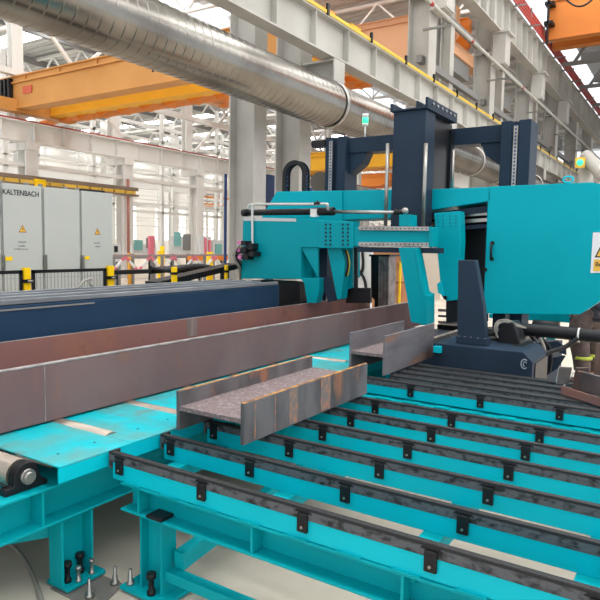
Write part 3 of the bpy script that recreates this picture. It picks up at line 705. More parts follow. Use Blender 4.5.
# cable chain arch on the left housing
ch = MB(); links = MB(); CX = DX + .12; p = at(294, 176, X=CX); zt_ = at(294, 160, X=CX).z; zb_ = at(294, 191, X=CX).z
hw = (at(281, 175, X=CX).y - at(305, 175, X=CX).y) / 2 - .035
path = [(p.y + hw, zb_ + (zt_ - hw - zb_ - .03) * k / 4) for k in range(4)]
path += [(p.y + hw * math.cos(PI * k / 14), zt_ - hw - .03 + hw * math.sin(PI * k / 14)) for k in range(15)]
path += [(p.y - hw, zt_ - hw - .03 - (zt_ - hw - zb_ - .03) * (k + 1) / 4) for k in range(4)]
ct = None
for xx in (CX, CX + .10):
    for (ya, za), (yb_, zb__) in zip(path, path[1:]):
        ch.bar((xx, ya, za), (xx, yb_, zb__), .016, .055)
t = thing('cable_chain', 'black ribbed cable chain arching up from the saw housing', 'cable chain', (CX + .08, p.y, zb_))
objs(ch, 'side_link', BLACK, t)
for (ya, za) in path: links.bar((CX, ya, za), (CX + .10, ya, za), .045, .02)
links.obj('crossbar', BLACKM, t)
b = MB()
for k in range(3): b.tube([(CX + .025 + .025 * k, ya, za) for ya, za in path], .012, 6)
b.obj('cable', mat('orange_blue_cable', lin(70, 90, 130), .5), t)
# floodlight
p = at(318, 180, X=8.0); t = thing('floodlight', 'small grey floodlight above the teal saw housing', 'floodlight', tuple(p))
b = MB(); d_ = (at(326, 187, X=7.6) - p).normalized(); b.tube([p - d_ * .22, p - d_ * .1, p + d_ * .1, p + d_ * .16], [.05, .07, .13, .15], 16); b.obj('lamp_shade', mat('worn_grey', lin(132, 120, 110), .5), t)
b = MB(); b.tube([p - d_ * .15, Vector((p.x, p.y + .12, 2.3))], .02, 8); b.obj('bracket', GREYD, t)

# ================================================================== CLAMP UNIT
VX = 6.2
vc = thing('clamp_unit', 'teal clamping carriage with sliding jaw in front of the saw', 'clamp', (VX, 3.6, .9))
b = MB(); b.pxX([(243, 217.5), (301, 219), (301, 279.5), (296, 279), (241, 278.5)], VX, VX + .42); b.pxX([(300, 219), (353, 221.5), (353, 247.5), (300, 247.5)], VX, VX + .14); bd = b.obj('body', TEALB, vc, .006)
b = MB(); b.pxX([(243.5, 217.3), (296, 218.6), (296, 221.6), (243.5, 220.8)], VX - .006, VX); b.obj('scale_strip', mat('scale_strip_grey', lin(190, 196, 196), .5), bd, label='pale grey measuring strip')
b = MB(); b.pxX([(318.5, 220.5), (353.5, 222), (353.5, 248), (318.5, 248)], VX - .015, VX); bp = b.obj('bolt_plate', TEALB, bd, .003)
b = MB()
for px in (326, 330.5, 343, 348):
    for k in range(6):
        p = at(px, 224.5 + 4.0 * k, X=VX - .015); b.tube([p, p + Vector((-.012, 0, 0))], .011, 8)
objs(b, 'bolt', INK, bp)
# inside notch, braces and legs under the body
b = MB(); b.pxX([(301, 247), (320, 247), (320, 280), (301, 280)], VX + .3, VX + .42); b.pxX([(301, 247.5), (318, 247.5), (318, 278)], VX + .02, VX + .04); b.pxX([(300, 278), (319.5, 278), (319, 292), (316, 303), (307, 303), (304, 283)], VX, VX + .12); b.obj('bracket', TEALB, vc, .004)
b = MB(); b.pxX([(327, 247.5), (341, 247.5), (345, 262), (341, 299), (337, 300)], VX + .05, VX + .2); b.pxX([(341, 247.5), (352, 247.5), (352, 288), (345, 290)], VX + .2, VX + .26); b.obj('bracket', TEALB, vc, .006)
b = MB(); b.pxX([(320, 278), (330, 277), (338, 300), (328, 302)], VX + .1, VX + .3); b.pxX([(320, 247.5), (327, 247.5), (327, 280), (320, 280)], VX + .25, VX + .42); b.obj('arm', NAVY, vc)
b = MB(); b.pxX([(354, 247), (357, 247), (357, 290), (354, 290)], VX + .2, VX + .23); b.obj('side_panel', BLACKM, vc)
b = MB(); b.pxX([(346, 288), (370, 288), (370, 303), (346, 303)], VX + .25, VX + .3); b.obj('front_panel', BLACK, vc)
b = MB(); y1_, y0_ = at(283, 285, X=VX + .05).y, at(307, 290, X=VX + .05).y; b.box(VX + .08, VX + .4, y0_ + .12, y1_ + .5, 0, 1.3); b.obj('pedestal', BLACKM, vc)
hp = [at(347, 250, X=VX + .08), at(349, 258, X=VX + .06), at(349.5, 267, X=VX + .06), at(347.5, 276, X=VX + .08)]
b = MB(); b.tube(smooth(hp), .006, 8); b.obj('hose', mat('pale_yellow_hose', lin(206, 186, 70), .5), vc); b = MB(); b.tube(smooth([q + Vector((0, .02, 0)) for q in hp]), .012, 8); b.obj('hose', BLACK, vc)
# sliding beam with rails and jaw
b = MB(); b.pxX([(352, 227.2), (430, 228), (430, 247), (352, 246.2)], VX, VX + .1); sb = b.obj('slide_beam', TEALB, vc, .004)
for (a, c) in ((226, 230.2), (242, 246)):
    b = MB(); b.pxX([(358.5, a), (429, a + .7), (429, c + .7), (358.5, c)], VX - .03, VX); r_ = b.obj('guide_rail', STEEL, sb, .003)
    b = MB()
    for k in range(16):
        p = at(362 + k * 4.3, (a + c) / 2 + .4, X=VX - .03); b.tube([p, p + Vector((-.002, 0, 0))], .008, 8)
    objs(b, 'rail_plug', BLACKM, r_)
b = MB(); b.pxX([(428.5, 226.5), (432.5, 227), (432.5, 247), (428.5, 246.8)], VX - .045, VX + .12); b.obj('end_plate', TEALB, sb, .004)
b = MB(); b.pxX([(357, 246.8), (440, 248), (440, 253.5), (357, 252)], VX + .0, VX + .12); b.obj('lower_bar', NAVY, vc, .003)
b = MB(); b.pxX([(398.5, 247.5), (414, 247.5), (424.5, 325), (411, 322)], VX - .12, VX + .03); b.pxX([(414, 247.5), (416, 247.5), (425, 295), (427, 296), (427, 325), (424.5, 325)], VX - .122, VX + .03); b.pxX([(416, 290), (425, 295.5), (425, 325), (420, 325)], VX - .118, VX + .16); b.obj('jaw', TEALB, vc, .004)
b = MB(); b.pxX([(399, 214.5), (410.5, 214.5), (410.5, 226.2), (399, 226.2)], VX, VX + .18); b.obj('lug', TEALB, vc, .003)
b = MB(); p = at(405, 211, X=VX + .05); b.ball(p, .04); b.obj('rod_end', STEEL, vc)
# cylinder
cy = VX + .05
def Xl(px, py): return at(px, py, X=cy)
b = MB(); b.tube([Xl(243, 212.8), Xl(333, 211.3)], .038, 16); b.tube([Xl(243, 212.8), Xl(248, 212.7)], .046, 16); b.tube([Xl(314, 211.6), Xl(334, 211.3)], .048, 16); cyl_ = b.obj('hydraulic_cylinder', BLACK, vc)
b = MB(); b.tube([Xl(333, 211.8), Xl(397, 212.6)], .02, 12); b.obj('rod', STEEL, cyl_); b = MB(); b.tube([Xl(395, 212.5), Xl(403, 212.2)], .035, 12); b.obj('clevis', BLACK, cyl_)
b = MB(); b.box(cy - .06, cy + .0, Xl(319, 212).y, Xl(313, 212).y, Xl(316, 217).z, Xl(316, 209).z); b.obj('valve_block', WHITE, cyl_)
for off in (0, 4.5):
    b = MB(); b.tube(smooth([at(252.5 - off*.8, 250, X=VX - .03), at(252.5 - off, 230, X=VX - .03), at(252.5 - off, 207.5, X=VX - .03), at(255 - off, 204.4, X=VX - .03), at(262, 204.2, X=VX - .03), at(300, 204.2, X=VX - .03), at(325, 204, X=VX - .03), at(327.5, 205.5, X=VX - .03), at(328, 210, X=VX)], 4), .016, 8) if not off else b.tube(smooth([at(248, 216, X=VX + .1), at(248.5, 207.5, X=VX + .1), at(251, 204.4, X=VX + .1), at(262, 204.2, X=VX + .1)], 4), .016, 8)
    b.obj('hydraulic_pipe', mat('bright_pipe', lin(206, 208, 206), .35, .5), vc)
b = MB(); p = at(317.5, 203.5, X=VX - .03); b.tube([p + Vector((0, .04, 0)), p - Vector((0, .04, 0))], .02, 8); b.tube([p, p + Vector((0, 0, .035))], .012, 8); b.obj('pipe_fitting', BLACK, vc)
# valve cluster at left end
b = MB()
for (px, py, s_, dx_) in ((244, 243, .035, .09), (250, 246.5, .05, .05), (244, 250, .04, .07), (252, 254, .038, .08), (246, 257, .042, .05), (249, 251, .07, .0)):
    p = at(px, py, X=VX - .06 - dx_); b.box(VX - .08 - dx_, VX - .004, p.y - s_, p.y + s_, p.z - s_ * .8, p.z + s_ * .8)
vb = b.obj('valve_block', BLACK, vc, .006)
b = MB()
for (px, py) in ((240.5, 243), (239.5, 250), (241, 257)):
    p = at(px, py, X=VX - .08); b.tube([p, p + Vector((-.03, 0, 0))], .028, 12)
objs(b, 'solenoid', mat('magenta_plug', lin(214, 120, 180), .5), vb)
for k in range(6):
    a0 = at(242 + k, 243 + 3 * k, X=VX - .1); b = MB(); b.tube(smooth([a0, at(235.5 - k * .4, 250 + k, X=VX - .13 + .03 * k), at(234.5 + k, 260, X=VX - .12 + .03 * k), at(239 + k, 268, X=VX - .05 + .03 * k), at(240, 282, X=VX + .1)]), .013, 8); b.obj('hose', CABLE if k in (0, 1, 4) else BLACK, vb)

# vertical guide roll stand behind the beam
t = thing('guide_roller_stand', 'grey ribbed vertical guide standing behind the brown beam end', 'guide', (7.0, 3.55, .7))
gx = 7.75
b = MB(); b.pxX([(371, 256), (378.5, 256), (378.5, 309), (374.5, 309), (374.5, 300), (371, 296)], gx - .05, gx + .2); b.obj('side_plate', BLACKM, t)
for k in range(4):
    b = MB(); b.pxX([(378.5 + k * 2.7, 256), (380.8 + k * 2.7, 256), (380.3 + k * 2.7, 307), (378.0 + k * 2.7, 307.3)], gx - .08 + .0 * k, gx + .15); b.obj('rib', STEELP, t, .004)
b = MB(); b.pxX([(369, 254.5), (390, 254.5), (390, 256.5), (369, 256.5)], gx - .1, gx + .22); b.obj('cap', BLACKM, t)

# saw base clutter: motor, hoses
mt = thing('hose_gearbox', 'black motor housing on the saw base beside the navy post', 'motor', (6.0, 1.5, .88))
b = MB(); b.pxX([(500, 323), (513, 322), (518, 335), (521, 346), (497, 345)], 5.85, 6.1); b.obj('housing', BLACK, mt, .015)
b = MB(); b.pxX([(495, 345), (524, 347), (526, 351), (493, 349)], 5.7, 6.15); b.obj('foot', BLACKM, mt, .004)
b = MB(); b.tube([at(488, 335, X=6.0), at(502, 334, X=6.0)], .055, 14); b.tube([at(482, 340, X=5.95), at(499, 340, X=5.95)], .04, 12); b.obj('coupling', BLACK, mt)
for k in range(3):
    b = MB(); b.tube(smooth([at(498 - k, 338 - k, X=5.8), at(494.5 + k * 1.5, 328 - k, X=5.8), at(498 + k, 321 + k, X=5.83), at(507, 320 + k, X=5.85), at(516, 324 + k, X=5.9), at(526, 328, X=6.0)]), .007, 8); b.obj('cable', CABLE, mt)
b = MB(); b.tube(smooth([at(505, 329, X=6.2), at(530, 330, X=6.2), at(560, 332.5, X=6.2), at(590, 336, X=6.2), at(625, 340, X=6.2), at(660, 346, X=6.2)]), .062, 16)
t = thing('hose', 'thick black hose running right from the saw base', 'hose', (6.2, 1.0, .9)); b.obj('tube', BLACK, t)
b = MB(); p = at(579, 335, X=6.2); b.tube([p + Vector((0, .008, 0)), p - Vector((0, .008, 0))], .068, 16); b.obj('cable_tie', WHITE, t)
b = MB(); b.tube(smooth([at(578, 338, X=6.15), at(565, 347, X=6.1), at(550, 352, X=6.0), at(535, 361, X=5.9), at(524, 371, X=5.85)]), .022, 10); tag(b.obj('hose', BLACK), 'thin black hose sloping down under the thick hose', 'hose')
for k, pts_ in enumerate(([(529, 334), (535, 342), (537, 355), (534, 372)], [(540, 338), (544, 348), (545, 360), (542, 374)], [(536, 336), (548, 345), (551, 358), (549, 372)])):
    b = MB(); b.tube(smooth([at(*q, X=6.45 + .03 * k) for q in pts_]), .018, 8); tag(b.obj('hose', [BLACK, CABLE, BLACK][k]), ['black hose hanging down at the right end of the saw base', 'grey hose hanging between two black hoses at the saw base', 'black hose hanging in front of the navy plate with a hole'][k], 'hose')
b = MB(); X_ = 6.6; outer = [(538, 343), (558, 341), (566, 349), (566, 355), (558, 368), (546, 372), (538, 372)]
b.pxX([(538, 343), (558, 341), (566, 349), (566, 355), (560, 353), (556, 349), (549, 350), (548, 354), (552, 358), (558, 357), (562, 355.5), (565.5, 356), (558, 368), (546, 376), (538, 376)], X_, X_ + .03)
tag(b.obj('lug_plate', NAVY), 'navy steel plate with a hole behind the hoses', 'plate')
# teal machine beam behind the saw
t = thing('outfeed_table', 'teal outfeed frame seen below the saw door', 'frame', (9, 2, 0))
b = MB(); b.pxX([(489, 314), (583, 308), (583, 323.5), (489, 318)], 9.3, 9.4); b.obj('beam', TEALS, t)
for px in (540, 551):
    p = at(px, 320, X=9.3); b = MB(); b.box(9.32, 9.39, p.y - .06, p.y + .06, 0, p.z); b.obj('leg', TEALS, t)
b = MB(); p0, p1 = at(545, 343.5, X=9.42), at(610, 349.5, X=9.42); b.box(9.42, 9.48, p1.y, p0.y, p1.z - .03, p0.z); b.obj('rail', TEALS, t)
b = MB(); p = at(559, 328, X=9.2); b.tube([p, p + Vector((.0, .35, 0))], .09, 16); b.obj('motor', BLACK, t)
b = MB(); b.box(9.42, 9.48, p1.y + .2, p1.y + .3, 0, p1.z - .03); b.box(9.42, 9.48, p0.y - .1, p0.y - .02, 0, p0.z - .03); b.obj('leg', TEALS, t)
b = MB(); p = at(438, 306, X=8.06); q = at(500, 306, X=8.06); b.box(8.06, 8.3, q.y, p.y, 0, at(438, 324.5, X=8.06).z); tag(b.obj('chip_bin', BLACKM), 'dark bin glimpsed between the jaw and the navy post', 'bin')
for i, (py, hh, mm) in enumerate(((309, 2.6, STEELP), (315, 2.2, GREYD), (321, 2.4, STEELP))):
    b = MB(); b.pxX([(438, py), (458, py + .6), (458, py + hh + .6), (438, py + hh)], 8.02, 8.06)
    tag(b.obj('steel_bar', mm), ['topmost pale bar seen right of the clamp jaw', 'dull middle bar seen right of the clamp jaw', 'lowest pale bar seen right of the clamp jaw'][i], 'bar')

# ================================================================== SCRAP ON THE RAILS AT RIGHT
def slab(px, Zs, th, m, label, name='scrap_plate'):
    b = MB(); b.prism([at(a, c, Z=z_) for (a, c), z_ in zip(px, Zs)], (0, 0, -th)); return tag(b.obj(name, m, None, .002), label, 'scrap')
b = MB(); P0 = Vector((4.95, .93, .705)); dirv = (Vector((4.35, .30, .705)) - P0).normalized(); nrm = Vector((dirv.y, -dirv.x, 0))
def lsec(P, d, L, w, h, t_, m, label, name='scrap_angle', roll=0.):
    n_ = Vector((-d.y, d.x, 0)).normalized(); u = Vector((0, 0, 1)); R_ = Matrix.Rotation(roll, 3, d); n_ = R_ @ n_; u = R_ @ u
    prof = [(0, 0), (w, 0), (w, t_), (t_, t_), (t_, h), (0, h)]
    b_ = MB(); b_.prism([P + n_ * a + u * c for a, c in prof], d * L); return tag(b_.obj(name, m, None, .002), label, 'scrap')
lsec(Vector((4.78, .80, .703)), Vector((-.62, -.78, 0)).normalized(), .95, .16, .06, .012, MAUVER, 'red brown steel angle in front of the scrap heap')
def flat(c, L, w, th, rz, tilt, m, label, roll=0.):
    b_ = MB(); b_.box(-L/2, L/2, -w/2, w/2, -th/2, th/2)
    bmesh.ops.transform(b_.bm, matrix=Matrix.Translation(c) @ Matrix.Rotation(rz, 4, 'Z') @ Matrix.Rotation(tilt, 4, 'Y') @ Matrix.Rotation(roll, 4, 'X'), verts=b_.bm.verts)
    return tag(b_.obj('scrap_plate', m, None, .002), label, 'scrap')
flat((4.75, 0.52, .80), .42, .16, .014, math.radians(52), 0, SCALE, 'broad grey steel plate propped upright in the scrap', math.radians(72))
flat((4.95, 0.70, .79), .20, .10, .015, math.radians(40), math.radians(78), mat('dark_scrap', lin(84, 70, 66), .6), 'dark brown plate upright at the left of the scrap heap')
flat((5.35, 0.63, .86), .34, .055, .015, math.radians(20), math.radians(84), mat('brown_scrap', lin(108, 88, 80), .6), 'tall narrow brown bar standing up from the scrap')
flat((5.00, 0.82, .80), .17, .09, .008, math.radians(20), math.radians(62), STEELP, 'silver plate leaning at the left edge of the scrap')
flat((5.20, 0.88, .76), .14, .05, .008, math.radians(30), math.radians(70), WHITE, 'small bright curled strip, left of two beside the scrap')
flat((5.12, 0.80, .76), .14, .05, .008, math.radians(100), math.radians(60), WHITE, 'small bright curled strip, right of two beside the scrap')
flat((5.25, 0.52, .80), .26, .16, .012, math.radians(10), math.radians(35), SCALE2, 'speckled grey plate behind the broad plate')
flat((5.10, 0.38, .82), .30, .12, .02, math.radians(-40), math.radians(25), STEELP, 'pale steel piece lying on top at the frame edge')
flat((5.40, 0.40, .80), .34, .16, .03, math.radians(-70), math.radians(12), MAUVER, 'rusty brown block at the rear of the scrap heap')
flat((4.62, 0.45, .716), .08, .05, .012, math.radians(30), 0, WHITE, 'tiny bright chip, left of two in front of the scrap')
flat((4.50, 0.34, .716), .08, .05, .012, math.radians(60), 0, WHITE, 'tiny bright chip, right of two in front of the scrap')
b = MB(); b.box(8.2, 8.45, 1.2, 1.75, .0, .14); tag(b.obj('timber_block', mat('dark_timber', lin(70, 58, 50), .7)), 'dark timber block on the floor by the worker', 'block')

# ================================================================== PERSON
px_, py0 = 8.75, 1.20
pe = thing('person', 'person in brown work trousers standing behind the saw door', 'person', (px_, py0, 0))
pe.rotation_euler = (0, 0, PI/2)
def skin_mesh(name, verts, edges, m, root=0, sub=2, parent=pe):
    me = bpy.data.meshes.new(name); me.from_pydata([tuple(Vector(v[:3])) for v in verts], edges, []); o = bpy.data.objects.new(name, me); C.objects.link(o); o.parent = parent; ORG[o.name] = ORG[parent.name]
    s = o.modifiers.new('skin', 'SKIN'); s.use_smooth_shade = True
    for i, v in enumerate(verts):
        sv = me.skin_vertices[0].data[i]; sv.radius = (v[3], v[4] if len(v) > 4 else v[3]); sv.use_root = i == root
    u = o.modifiers.new('sub', 'SUBSURF'); u.levels = sub; u.render_levels = sub; me.materials.append(m); return o
# local axes: the worker faces -X, left/right along Y
bodyv = [(0, 0, .95, .15, .12), (0, 0, 1.12, .145, .11), (0, 0, 1.30, .165, .12), (0, 0, 1.42, .13, .1), (0, 0, 1.50, .058), (-.02, 0, 1.58, .075), (-.02, 0, 1.68, .095), (-.015, 0, 1.76, .07),
         (0, .19, 1.40, .06), (-.06, .23, 1.14, .045), (-.26, .20, .98, .035), (-.34, .19, .96, .03),
         (0, -.19, 1.40, .06), (-.06, -.23, 1.14, .045), (-.26, -.20, 1.0, .035), (-.34, -.19, .98, .03),
         (.02, .10, .88, .10), (.03, .11, .50, .065), (-.01, .12, .10, .045), (-.02, -.10, .88, .10), (-.09, -.12, .50, .065), (-.10, -.13, .10, .045)]
bodye = [(0, 1), (1, 2), (2, 3), (3, 4), (4, 5), (5, 6), (6, 7), (3, 8), (8, 9), (9, 10), (10, 11), (3, 12), (12, 13), (13, 14), (14, 15), (0, 16), (16, 17), (17, 18), (0, 19), (19, 20), (20, 21)]
skin_mesh('body', bodyv, bodye, SKIN)
tv = [(0, 0, .97, .185, .155), (.06, .12, .86, .16), (.07, .135, .68, .145), (.04, .14, .50, .122), (.0, .145, .28, .11), (-.01, .145, .12, .104), (-.04, -.12, .86, .155), (-.07, -.135, .68, .14), (-.09, -.15, .50, .122), (-.095, -.16, .28, .11), (-.10, -.16, .12, .104), (0, 0, 1.06, .18, .14)]
te = [(0, 1), (1, 2), (2, 3), (3, 4), (4, 5), (0, 6), (6, 7), (7, 8), (8, 9), (9, 10), (0, 11)]
skin_mesh('trousers', tv, te, CLOTH)
jv = [(0, 0, 1.02, .19, .15), (0, 0, 1.2, .185, .14), (0, 0, 1.36, .19, .135), (0, 0, 1.46, .11), (0, .21, 1.40, .085), (-.06, .25, 1.14, .07), (-.24, .21, 1.0, .055), (0, -.21, 1.40, .085), (-.06, -.25, 1.14, .07), (-.24, -.21, 1.02, .055), (0, 0, .90, .205, .18)]
skin_mesh('jacket', jv, [(0, 1), (1, 2), (2, 3), (2, 4), (4, 5), (5, 6), (2, 7), (7, 8), (8, 9), (0, 10)], JACKET)
def pw(x, y, z): return Vector((px_ + x, py0 + y, z))
for sy, sx in ((.145, .0), (-.16, -.097)):
    b = MB(); b.tube([pw(sx, sy, .36), pw(sx, sy, .40)], .116, 20); b.obj('reflective_band', LIME, pe)
    skin_mesh('boot', [(sx, sy, .12, .062), (sx, sy, .055, .058), (sx - .11, sy, .05, .052, .048), (sx - .20, sy, .045, .042, .038)], [(0, 1), (1, 2), (2, 3)], BOOT)
b = MB()
for sy, sx in ((.25, .06), (-.265, -.08)): b.box(px_ + sx - .08, px_ + sx + .08, py0 + sy - .03, py0 + sy + .03, .56, .74)
objs(b, 'pocket', CLOTH, pe, .012)
for sy in (1, -1):
    hv = [(-.34, .19 * sy, .965, .028, .02), (-.40, .19 * sy, .955, .03, .018)]; he = [(0, 1)]; root = 1
    for k, (dy_, L) in enumerate(((-.027, .07), (-.009, .08), (.009, .075), (.026, .058))):
        i = len(hv); hv += [(-.42, .19 * sy + dy_, .952, .009), (-.42 - L * .6, .19 * sy + dy_ * 1.2, .935, .008), (-.42 - L * .85, .19 * sy + dy_ * 1.2, .905, .007)]; he += [(1, i), (i, i + 1), (i + 1, i + 2)]
    i = len(hv); hv += [(-.36, .19 * sy - .035 * sy, .955, .010), (-.395, .19 * sy - .055 * sy, .935, .008)]; he += [(0, i), (i, i + 1)]
    skin_mesh('hand', hv, he, SKIN, 0, 1)
b = MB(); b.ball(pw(.005, 0, 1.71), .105, (1.0, .86, 1.0)); b.obj('hair', HAIR, pe)
b = MB(); b.ball(pw(-.075, 0, 1.665), .07, (.7, .85, 1.15)); b.prism([pw(-.115, -.014, 1.645), pw(-.115, .014, 1.645), pw(-.145, 0, 1.645)], (.01, 0, .04)); b.obj('face', SKIN, pe)
b = MB(); b.ball(pw(-.118, .03, 1.685), .010); b.ball(pw(-.118, -.03, 1.685), .010); b.tube([pw(-.118, .022, 1.62), pw(-.124, 0, 1.618), pw(-.118, -.022, 1.62)], .006, 6); b.obj('eyes_and_mouth', HAIR, pe)

# ================================================================== CABINETS, FENCE
CY = 7.3
ztop = 2.46
cx = [at(-44, 186, Y=CY).x, at(1, 186, Y=CY).x, at(42.6, 186, Y=CY).x, at(80.4, 190, Y=CY).x, at(113.3, 194, Y=CY).x]
clab = [None, 'grey electrical cabinet with black lettering on its door', 'plain grey electrical cabinet in the middle of the row', 'grey electrical cabinet with a small warning triangle, at right end of row']
clab[0] = 'grey electrical cabinet at left frame edge, cut off by it'
for k in range(4):
    x0, x1 = cx[k] + .003, cx[k + 1] - .003
    t = thing('electrical_cabinet', clab[k], 'cabinet', ((x0 + x1) / 2, CY + .25, 0))
    b = MB(); b.box(x0 + .004, x1 - .004, CY + .03, CY + .6, .2, ztop - .01); b.obj('body', CAB, t, .004)
    b = MB(); b.box(x0 + .01, x1 - .01, CY + .05, CY + .58, 0, .2); b.obj('plinth', GREYD, t)
    b = MB(); b.box(x0 + .014, x1 - .014, CY, CY + .028, .22, ztop); d = b.obj('door', CAB, t, .006)
    if k:
        px = (2.8, 45, 82.5)[k - 1]; p = at(px, 262, Y=CY)
        b = MB(); b.box(p.x - .025, p.x + .025, CY - .02, CY, p.z - .1, p.z + .1); b.box(p.x - .012, p.x + .012, CY - .035, CY - .02, p.z - .06, p.z + .08); b.obj('handle', STEEL, d, .003)
    if k in (1, 3):
        q = (22.5, 229) if k == 1 else (97.5, 231.5); p = at(*q, Y=CY); s_ = .055
        b = MB(); b.prism([(p.x - s_, CY - .001, p.z - s_ * .8), (p.x + s_, CY - .001, p.z - s_ * .8), (p.x, CY - .001, p.z + s_)], (0, -.001, 0)); w = b.obj('warning_triangle', mat('amber_brown', lin(150, 96, 40), .5), d)
        b = MB(); s_ *= .72; b.prism([(p.x - s_, CY - .0022, p.z - s_ * .85), (p.x + s_, CY - .0022, p.z - s_ * .85), (p.x, CY - .0022, p.z + s_ * .9)], (0, -.001, 0)); b.obj('triangle_field', SIGNY, w)
        b = MB(); b.prism([(p.x + .006, CY - .0034, p.z + .025), (p.x - .012, CY - .0034, p.z - .008), (p.x, CY - .0034, p.z - .006), (p.x - .004, CY - .0034, p.z - .034), (p.x + .014, CY - .0034, p.z + .002), (p.x + .002, CY - .0034, p.z)], (0, -.001, 0)); b.obj('flash_symbol', INK, w)
        q = (8.7, 258.7) if k == 1 else (86.5, 257.8); p = at(*q, Y=CY); b = MB(); b.box(p.x - .05, p.x + .05, CY - .003, CY, p.z - .025, p.z + .025); b.obj('yellow_tag', YELLOW, d)
        rows = ((22.5, 242, 8), (22, 246, 7), (21.5, 249, 15)) if k == 1 else ((97, 243, 7), (98, 246.5, 7))
        b = MB()
        for (a, c, wpx) in rows:
            p = at(a, c, Y=CY); n = 7
            for j in range(n):
                xx = p.x + (j - n / 2) * wpx * .0135 / n; b.box(xx, xx + wpx * .0135 / n * .6, CY - .002, CY, p.z - .010, p.z + random.choice((.006, .012)))
        b.obj('small_print', mat('faint_print', lin(120, 122, 120), .6), d)
    if k == 1:
        p = at(21.2, 193.2, Y=CY - .002); text('lettering', 'KALTENBACH', .094, INK, d, Matrix.Translation(p) @ RY, .0012, depth=.001, sx=.85)
    b = MB(); b.tube([(x0 + .1, CY + .2, ztop), (x0 + .1, CY + .2, ztop + .05)], .03, 10); b.tube([(x1 - .1, CY + .2, ztop), (x1 - .1, CY + .2, ztop + .05)], .03, 10); b.obj('lifting_eye', GREYD, t)
p = at(92, 191, Y=CY + .2); b = MB(); b.box(p.x - .25, p.x + .15, CY + .1, CY + .16, ztop + .0005, ztop + .04); tag(b.obj('cable_bundle', BLACK), 'black bundle lying on top of the right hand grey cabinet', 'bundle')

FY = 6.8
fn = thing('safety_fence', 'low mesh safety fence with yellow posts in front of the grey cabinets', 'fence', (5.5, FY, 0))
posts = [(23, 31), (107, 114)]
fzt = 1.40
for a, c in posts:
    x0, x1 = at(a, 280, Y=FY).x, at(c, 280, Y=FY).x; b = MB(); b.box(x0, x1 - .02, FY - .03, FY + .03, 0, 1.43); o = b.obj('post', YELLOW, fn, .004)
    b = MB(); b.box(x0 - .015, x1 + .015, FY - .06, FY + .06, 1.25, 1.29); b.obj('clamp', BLACK, o); b = MB(); b.tube([((x0 + x1) / 2 - .035, FY - .065, 1.27), ((x0 + x1) / 2 + .035, FY - .065, 1.27)], .012, 8); b.obj('bolt', STEEL, o)
pan = [(-75, 22), (32, 106)]
for a, c in pan:
    x0, x1 = at(a, 280, Y=FY).x, at(c, 280, Y=FY).x
    b = MB(); b.box(x0, x1, FY - .015, FY + .015, fzt - .04, fzt); b.box(x0, x1, FY - .015, FY + .015, .1, .14)
    b.box(x0, x0 + .035, FY - .015, FY + .015, .1, fzt); b.box(x1 - .035, x1, FY - .015, FY + .015, .1, fzt); f = b.obj('panel_frame', BLACK, fn)
    b = MB(); x = x0 + .06
    while x < x1 - .04: b.box(x, x + .006, FY - .004, FY + .002, .14, fzt - .04); x += .05
    z = .3
    while z < fzt - .05: b.box(x0 + .03, x1 - .03, FY - .002, FY + .004, z, z + .006); z += .2
    b.obj('wire_mesh', MESHM, f)
for i, (a, c, top) in enumerate(((172, 178.5, 267), (225, 229, 265))):
    BYp = 5.1; x0, x1 = at(a, 280, Y=BYp).x, at(c, 280, Y=BYp).x; b = MB(); x1 -= .035; b.box(x0, x1, BYp - .015, BYp + .015, 0, at(a, top, Y=BYp).z)
    t = thing('barrier_post', ['yellow barrier post right of the fence, by the black cable tray', 'yellow post just left of the hose cluster'][i], 'post', ((x0 + x1) / 2, BYp, 0)); b.obj('post', YELLOW, t, .004)
    b = MB(); b.box(x0 - .006, x1 + .006, BYp - .02, BYp + .02, 1.39, 1.42); b.obj('clamp', BLACK, t)
# black tray and energy chain behind the track
t = thing('cable_tray', 'long black cable tray right of the fence behind the blue beam', 'cable tray', (7.3, 6.6, 0))
x0, x1 = at(115, 275, Y=6.9).x, at(232, 275, Y=6.9).x
b = MB(); b.box(x0, x1, 6.85, 7.0, 1.30, 1.36); b.box(x0, x1, 6.2, 6.9, 1.0, 1.06); b.box(x0, x1, 6.2, 6.24, 1.0, 1.16); b.obj('tray', BLACK, t)
b = MB()
for k in range(6): b.box(x0 + .1 + k * .6, x0 + .16 + k * .6, 6.3, 6.9, 0, 1.0)
b.obj('leg', BLACKM, t)
b = MB(); n = 26
for k in range(n):
    a = at(152 + 82 * k / n, 284.5 - 19 * k / n, Y=5.3); c = at(152 + 82 * (k + .8) / n, 284.5 - 19 * (k + .8) / n, Y=5.3)
    b.bar(a, c, .22, .07)
t = thing('cable_chain', 'flat black cable chain sloping up to the clamp unit', 'cable chain', (6.6, 5.3, 0)); b.obj('chain', BLACK, t)
b = MB()
for q in ((160, 284), (225, 270)):
    p = at(*q, Y=5.3); b.box(p.x - .04, p.x + .04, 5.26, 5.34, 0, p.z)
objs(b, 'support_leg', BLACKM, t)
for i in range(5):
    b = MB(); pts_ = []
    for k in range(9):
        pts_.append(at(150 + 9 * k, 268 + 2.2 * math.sin(k * .9 + i) + i * .9, Y=6.3 + .08 * i))
    b.tube(smooth(pts_, 4), .035, 8); tag(b.obj('cable', BLACK), 'black cable lying in a tangle on the tray behind the blue beam', 'cable', 'tangled black cables')
b = MB(); b.tube(smooth([at(70, 290.5, Y=4.69), at(78, 287, Y=4.69), at(84, 281, Y=4.70), at(92, 279, Y=4.70), at(90, 284, Y=4.69), at(98, 289, Y=4.69)]), .012, 8); tag(b.obj('cable', CABLE), 'pale looped cable in front of the mesh fence', 'cable')
